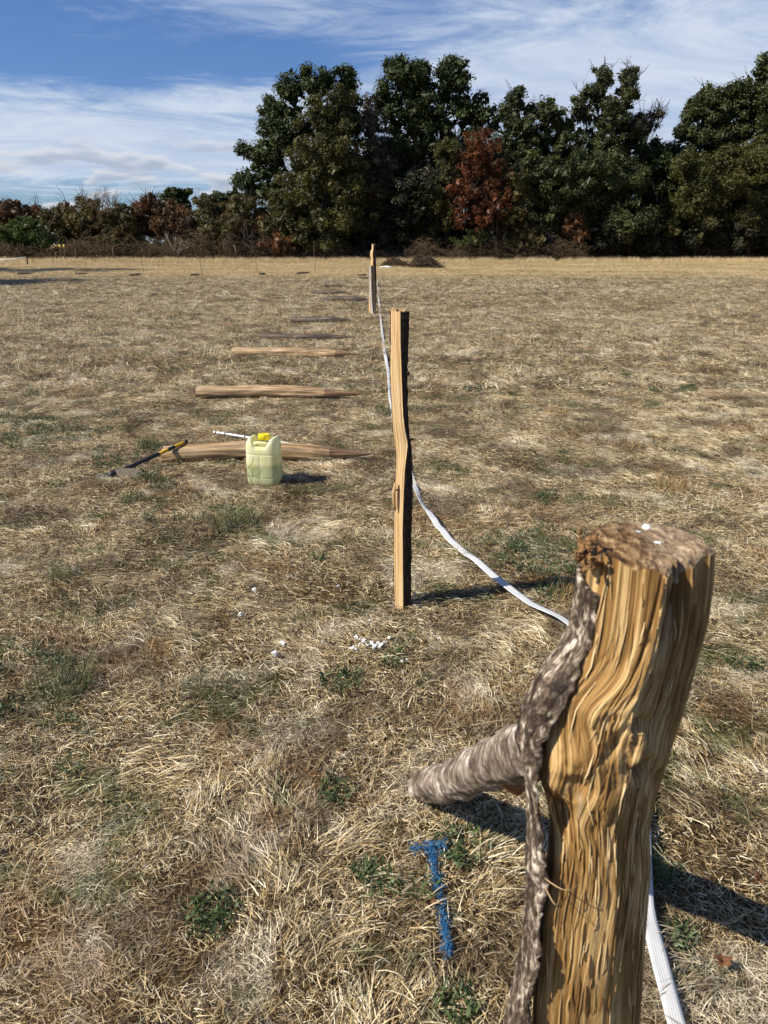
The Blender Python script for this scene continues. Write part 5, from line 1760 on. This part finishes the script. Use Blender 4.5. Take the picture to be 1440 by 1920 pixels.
def woodland():
    """the depth of the wood behind the front trees: one mass, its shade painted in near-black leaves"""
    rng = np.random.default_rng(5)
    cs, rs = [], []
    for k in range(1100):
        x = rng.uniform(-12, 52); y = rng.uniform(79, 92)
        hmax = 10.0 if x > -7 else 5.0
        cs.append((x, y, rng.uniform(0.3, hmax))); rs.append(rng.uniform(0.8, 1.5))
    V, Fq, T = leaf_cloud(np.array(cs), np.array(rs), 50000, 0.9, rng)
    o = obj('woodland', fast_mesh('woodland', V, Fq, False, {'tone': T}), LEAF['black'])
    tag(o, 'dark leafy depth of the wood behind the front trees', 'woodland', kind='stuff')
    cs, rs = [], []
    for k in range(620):
        x = rng.uniform(-80, -9); y = rng.uniform(79, 86)
        cs.append((x, y, 0.2 + 4.2 * rng.random() ** 1.4)); rs.append(rng.uniform(0.5, 1.0))
    V, Fq, T = leaf_cloud(np.array(cs), np.array(rs), 34000, 0.42, rng)
    o = obj('hedge_thicket', fast_mesh('hedge_thicket', V, Fq, False, {'tone': T}), LEAF['brownolive'])
    tag(o, 'brown olive thicket filling the depth of the left hedge', 'thicket', kind='stuff')
    # trunks of that depth
    b = Bag()
    for k in range(260):
        x = rng.uniform(-10, 50); y = rng.uniform(74.5, 90)
        h = rng.uniform(4, 9)
        b.tube([(x, y, -0.1), (x + rng.normal(0, .3), y, h * 0.5), (x + rng.normal(0, .8), y, h)], [0.10 + 0.1 * rng.random(), 0.08, 0.04], 5, cap=False)
    o = b.obj('thicket_stems', M['trunk'])
    tag(o, 'crowded dark stems standing inside the wood', 'thicket', kind='stuff')


woodland()


def tangle(name, x0, x1, y0, y1, hfun, n, label, mat, seed, Lr=(0.5, 1.6), rad=0.018, cat='brambles'):
    rng = np.random.default_rng(seed)
    b = Bag()
    for k in range(n):
        x = rng.uniform(x0, x1); y = rng.uniform(y0, y1)
        h = max(0.1, hfun(x) * (1 + 0.5 * float(vn(np.array([x * 1.7]), np.array([y]))[0]))) * rng.random() ** 1.1
        L = rng.uniform(*Lr); a = rng.random() * 2 * pi; up = rng.normal(0.25, 0.7)
        t = np.linspace(0, 1, 4)
        P = np.stack([x + np.cos(a) * L * t * 0.8, y + np.sin(a) * L * t * 0.5, np.maximum(h + up * L * (t - 1.1 * t * t) , 0.02) + rng.normal(0, 0.04, 4)], 1)
        P[:, 2] = np.maximum(P[:, 2], 0.0)
        b.tube(P, [rad, rad * 0.9, rad * 0.7, rad * 0.4], 3, a=rng.random(), cap=False)
    o = b.obj(name, mat)
    tag(o, label, cat, kind='stuff')


def wx(px, Y=74): return at_plane(px, 480, Y)[0]


tangle('bramble_tangle', wx(780), wx(1090), 71.6, 74.6, lambda x: 1.7 + 0.6 * float(vn(np.array([x * 0.5]), np.array([0.0]))[0]), 5600, 'brown dry bramble tangle heaped at the foot of the wood right of the posts', M['bramble'], 3)
tangle('bramble_tangle', wx(440), wx(790), 72.6, 75.2, lambda x: 1.25 + 0.5 * float(vn(np.array([x * 0.5]), np.array([3.0]))[0]), 3200, 'low dark brush at the foot of the wood left of the posts', M['twig'], 4)
tangle('bramble_tangle', wx(-40), wx(450), 72.4, 76, lambda x: 1.5 + 0.7 * float(vn(np.array([x * 0.4]), np.array([6.0]))[0]), 6500, 'brown twiggy undergrowth along the foot of the left hedge', M['bramble'], 5, Lr=(0.6, 2.2), rad=0.02)
tangle('bramble_tangle', wx(1090), wx(1500), 73.5, 76, lambda x: 1.2, 2000, 'dark low brush under the right hand trees', M['twig'], 6)

# piles of cut branches lying in the field edge


def brush_pile(px0, px1, py, hh, n, label, mat, seed, rad=0.02):
    rng = np.random.default_rng(seed)
    x0, y0 = ground_at(px0, py); x1, _ = ground_at(px1, py)
    cx = (x0 + x1) / 2; W = (x1 - x0) / 2
    root = empty('brush_pile', (cx, y0, 0), label, 'brush pile', 'brush piles before the wood')
    b = Bag()
    for k in range(n):
        u = rng.normal(0, 0.38); v = rng.normal(0, 0.4)
        zt = hh * max(0.05, 1 - abs(u) ** 1.5) * rng.random()
        L = rng.uniform(0.5, 1.3); a = rng.normal(-0.35, 0.5)
        dx = cos(a) * L / 2; dz = sin(a) * L / 2 * 0.8; dy = rng.normal(0, 0.3) * L
        m = np.array([cx + u * W, y0 + v, zt])
        P = [m - [dx, dy, dz], m + rng.normal(0, 0.05, 3), m + [dx, dy, dz]]
        P = np.array(P); P[:, 2] = np.maximum(P[:, 2], 0.03)
        b.tube(P, [rad, rad * 0.8, rad * 0.4], 4, a=rng.random(), cap=False)
    b.obj('branches', mat, root)


brush_pile(765, 832, 504, 0.75, 420, 'heap of dark cut branches before the brambles right of the posts', M['wood_grey_pile'] if 'wood_grey_pile' in M else M['twig'], 5)
brush_pile(716, 775, 501, 0.45, 380, 'low heap of brown dry stems left of the dark branch heap', M['bramble'], 6, rad=0.014)

# pale sheet of something light lying left of the heap
x, y = ground_at(724, 504)
V, Fq = lump(0.34, 16, 10, 5, 0.5, (1.3, 0.6, 0.28))
o = obj('white_rock', fast_mesh('white_rock', V + np.array([0, 0, 0.06]), Fq), M['stone']); o.location = (x, y, 0)
tag(o, 'flat white rock lying in the grass left of the branch heaps', 'rock')

# old fence stakes along the hedge
FS = [(141, 466, 492, 'short pale stake left of the taller pale stake in the hedge foot'), (211, 463, 490, 'taller pale stake standing in front of the left hedge'), (104, 472, 492, 'short grey stake left of the yellow insulators'),
      (442, 459, 489, 'pale leaning stake before the hedge near the wood')]
for i, (px, pt, pb, lb) in enumerate(FS):
    Y = 69 + i * 0.3
    x, zt = at_plane(px, pt, Y)
    e = empty('fence_stake', (x, Y, 0), lb, 'fence stake', 'old stakes before the hedge')
    b = Bag(); b.tube([(x, Y, -0.1), (x + 0.02, Y, zt * 0.6), (x - (0.15 if i == 3 else 0.02), Y, zt)], [0.07, 0.065, 0.055], 8, wob=0.2); b.obj('stake', M['twig'], e)
M['ins'] = make_plain('yellow_insulator', (0.75, 0.60, 0.12), 0.4, 0.4, 5, 0.1)
for px, lb in ((112, 'left of two small yellow insulator caps on a stake in the left hedge'), (120, 'right of two small yellow insulator caps on a stake in the left hedge')):
    Y = 68.5
    x, zt = at_plane(px, 463, Y)
    e = empty('insulator_stake', (x, Y, 0), lb, 'fence stake', 'yellow capped stakes')
    b = Bag(); b.tube([(x, Y, -0.1), (x, Y, zt)], 0.03, 6); b.obj('stake', M['twig'], e)
    b = Bag(); b.tube([(x, Y, zt - 0.05), (x, Y, zt + 0.1), (x, Y, zt + 0.2)], [0.06, 0.09, 0.03], 8); b.obj('cap', M['ins'], e)
# white cord of the old fence at the far left
b = Bag()
P = [(*ground_at(px, 492)[:1], 0, 0) for px in (0,)]
xa, za = at_plane(-30, 489, 60); xb, zb = at_plane(26, 485, 60); xc, zc2 = at_plane(50, 482, 60)
b.tube([(xa, 60, za), (xb, 60, zb), (xc, 60, zc2)], 0.022, 5)
cord = b.obj('loose_rope', M['white_rod'])
tag(cord, 'short length of pale fence cord at the far left before the hedge', 'cord')
e = empty('fence_stake', (xc, 60, 0), 'dark short stake holding the pale cord at the far left', 'fence stake', 'old stakes before the hedge')
b = Bag(); b.tube([(xc, 60, -0.1), (xc, 60, zc2 + 0.06)], [0.05, 0.045], 7); b.obj('stake', M['trunk'], e)

# trees outside the left edge whose shadows reach into the field
def side_tree(x, y, h, label, seed):
    rng = np.random.default_rng(seed)
    root = empty('field_oak', (x, y, 0), label, 'tree', 'trees beyond the left edge')
    c = []; r = []
    for k in range(46):
        d = rng.normal(size=3); d /= np.linalg.norm(d)
        q = rng.random() ** 0.4
        c.append((x + d[0] * q * h * 0.34, y + d[1] * q * h * 0.34, h * 0.62 + d[2] * q * h * 0.34)); r.append(0.9)
    V, Fq, T = leaf_cloud(np.array(c), np.array(r), 9000, 0.26, rng)
    part('crown', V, Fq, LEAF['oak'], root, smooth=False, attrs={'tone': T})
    b = Bag(); b.tube([(x, y, -0.1), (x + .1, y, h * .3), (x, y, h * .65)], [0.3, 0.22, 0.12], 9, cap=False, wob=0.15)
    for q in c[:14]:
        b.tube([(x, y, h * 0.3), ((x + q[0]) / 2, (y + q[1]) / 2, (h * 0.4 + q[2]) / 2 + 0.2), q], [0.12, 0.08, 0.03], 5, cap=False)
    b.obj('trunk', M['trunk'], root)


side_tree(-21.5, 32.0, 7.5, 'small oak in the field beyond the left edge, nearer one', 61)
side_tree(-28.5, 45.0, 12.0, 'tall oak beyond the left edge, farther one', 62)
side_tree(-36.0, 47.5, 11.0, 'oak behind the tall one beyond the left edge', 63)
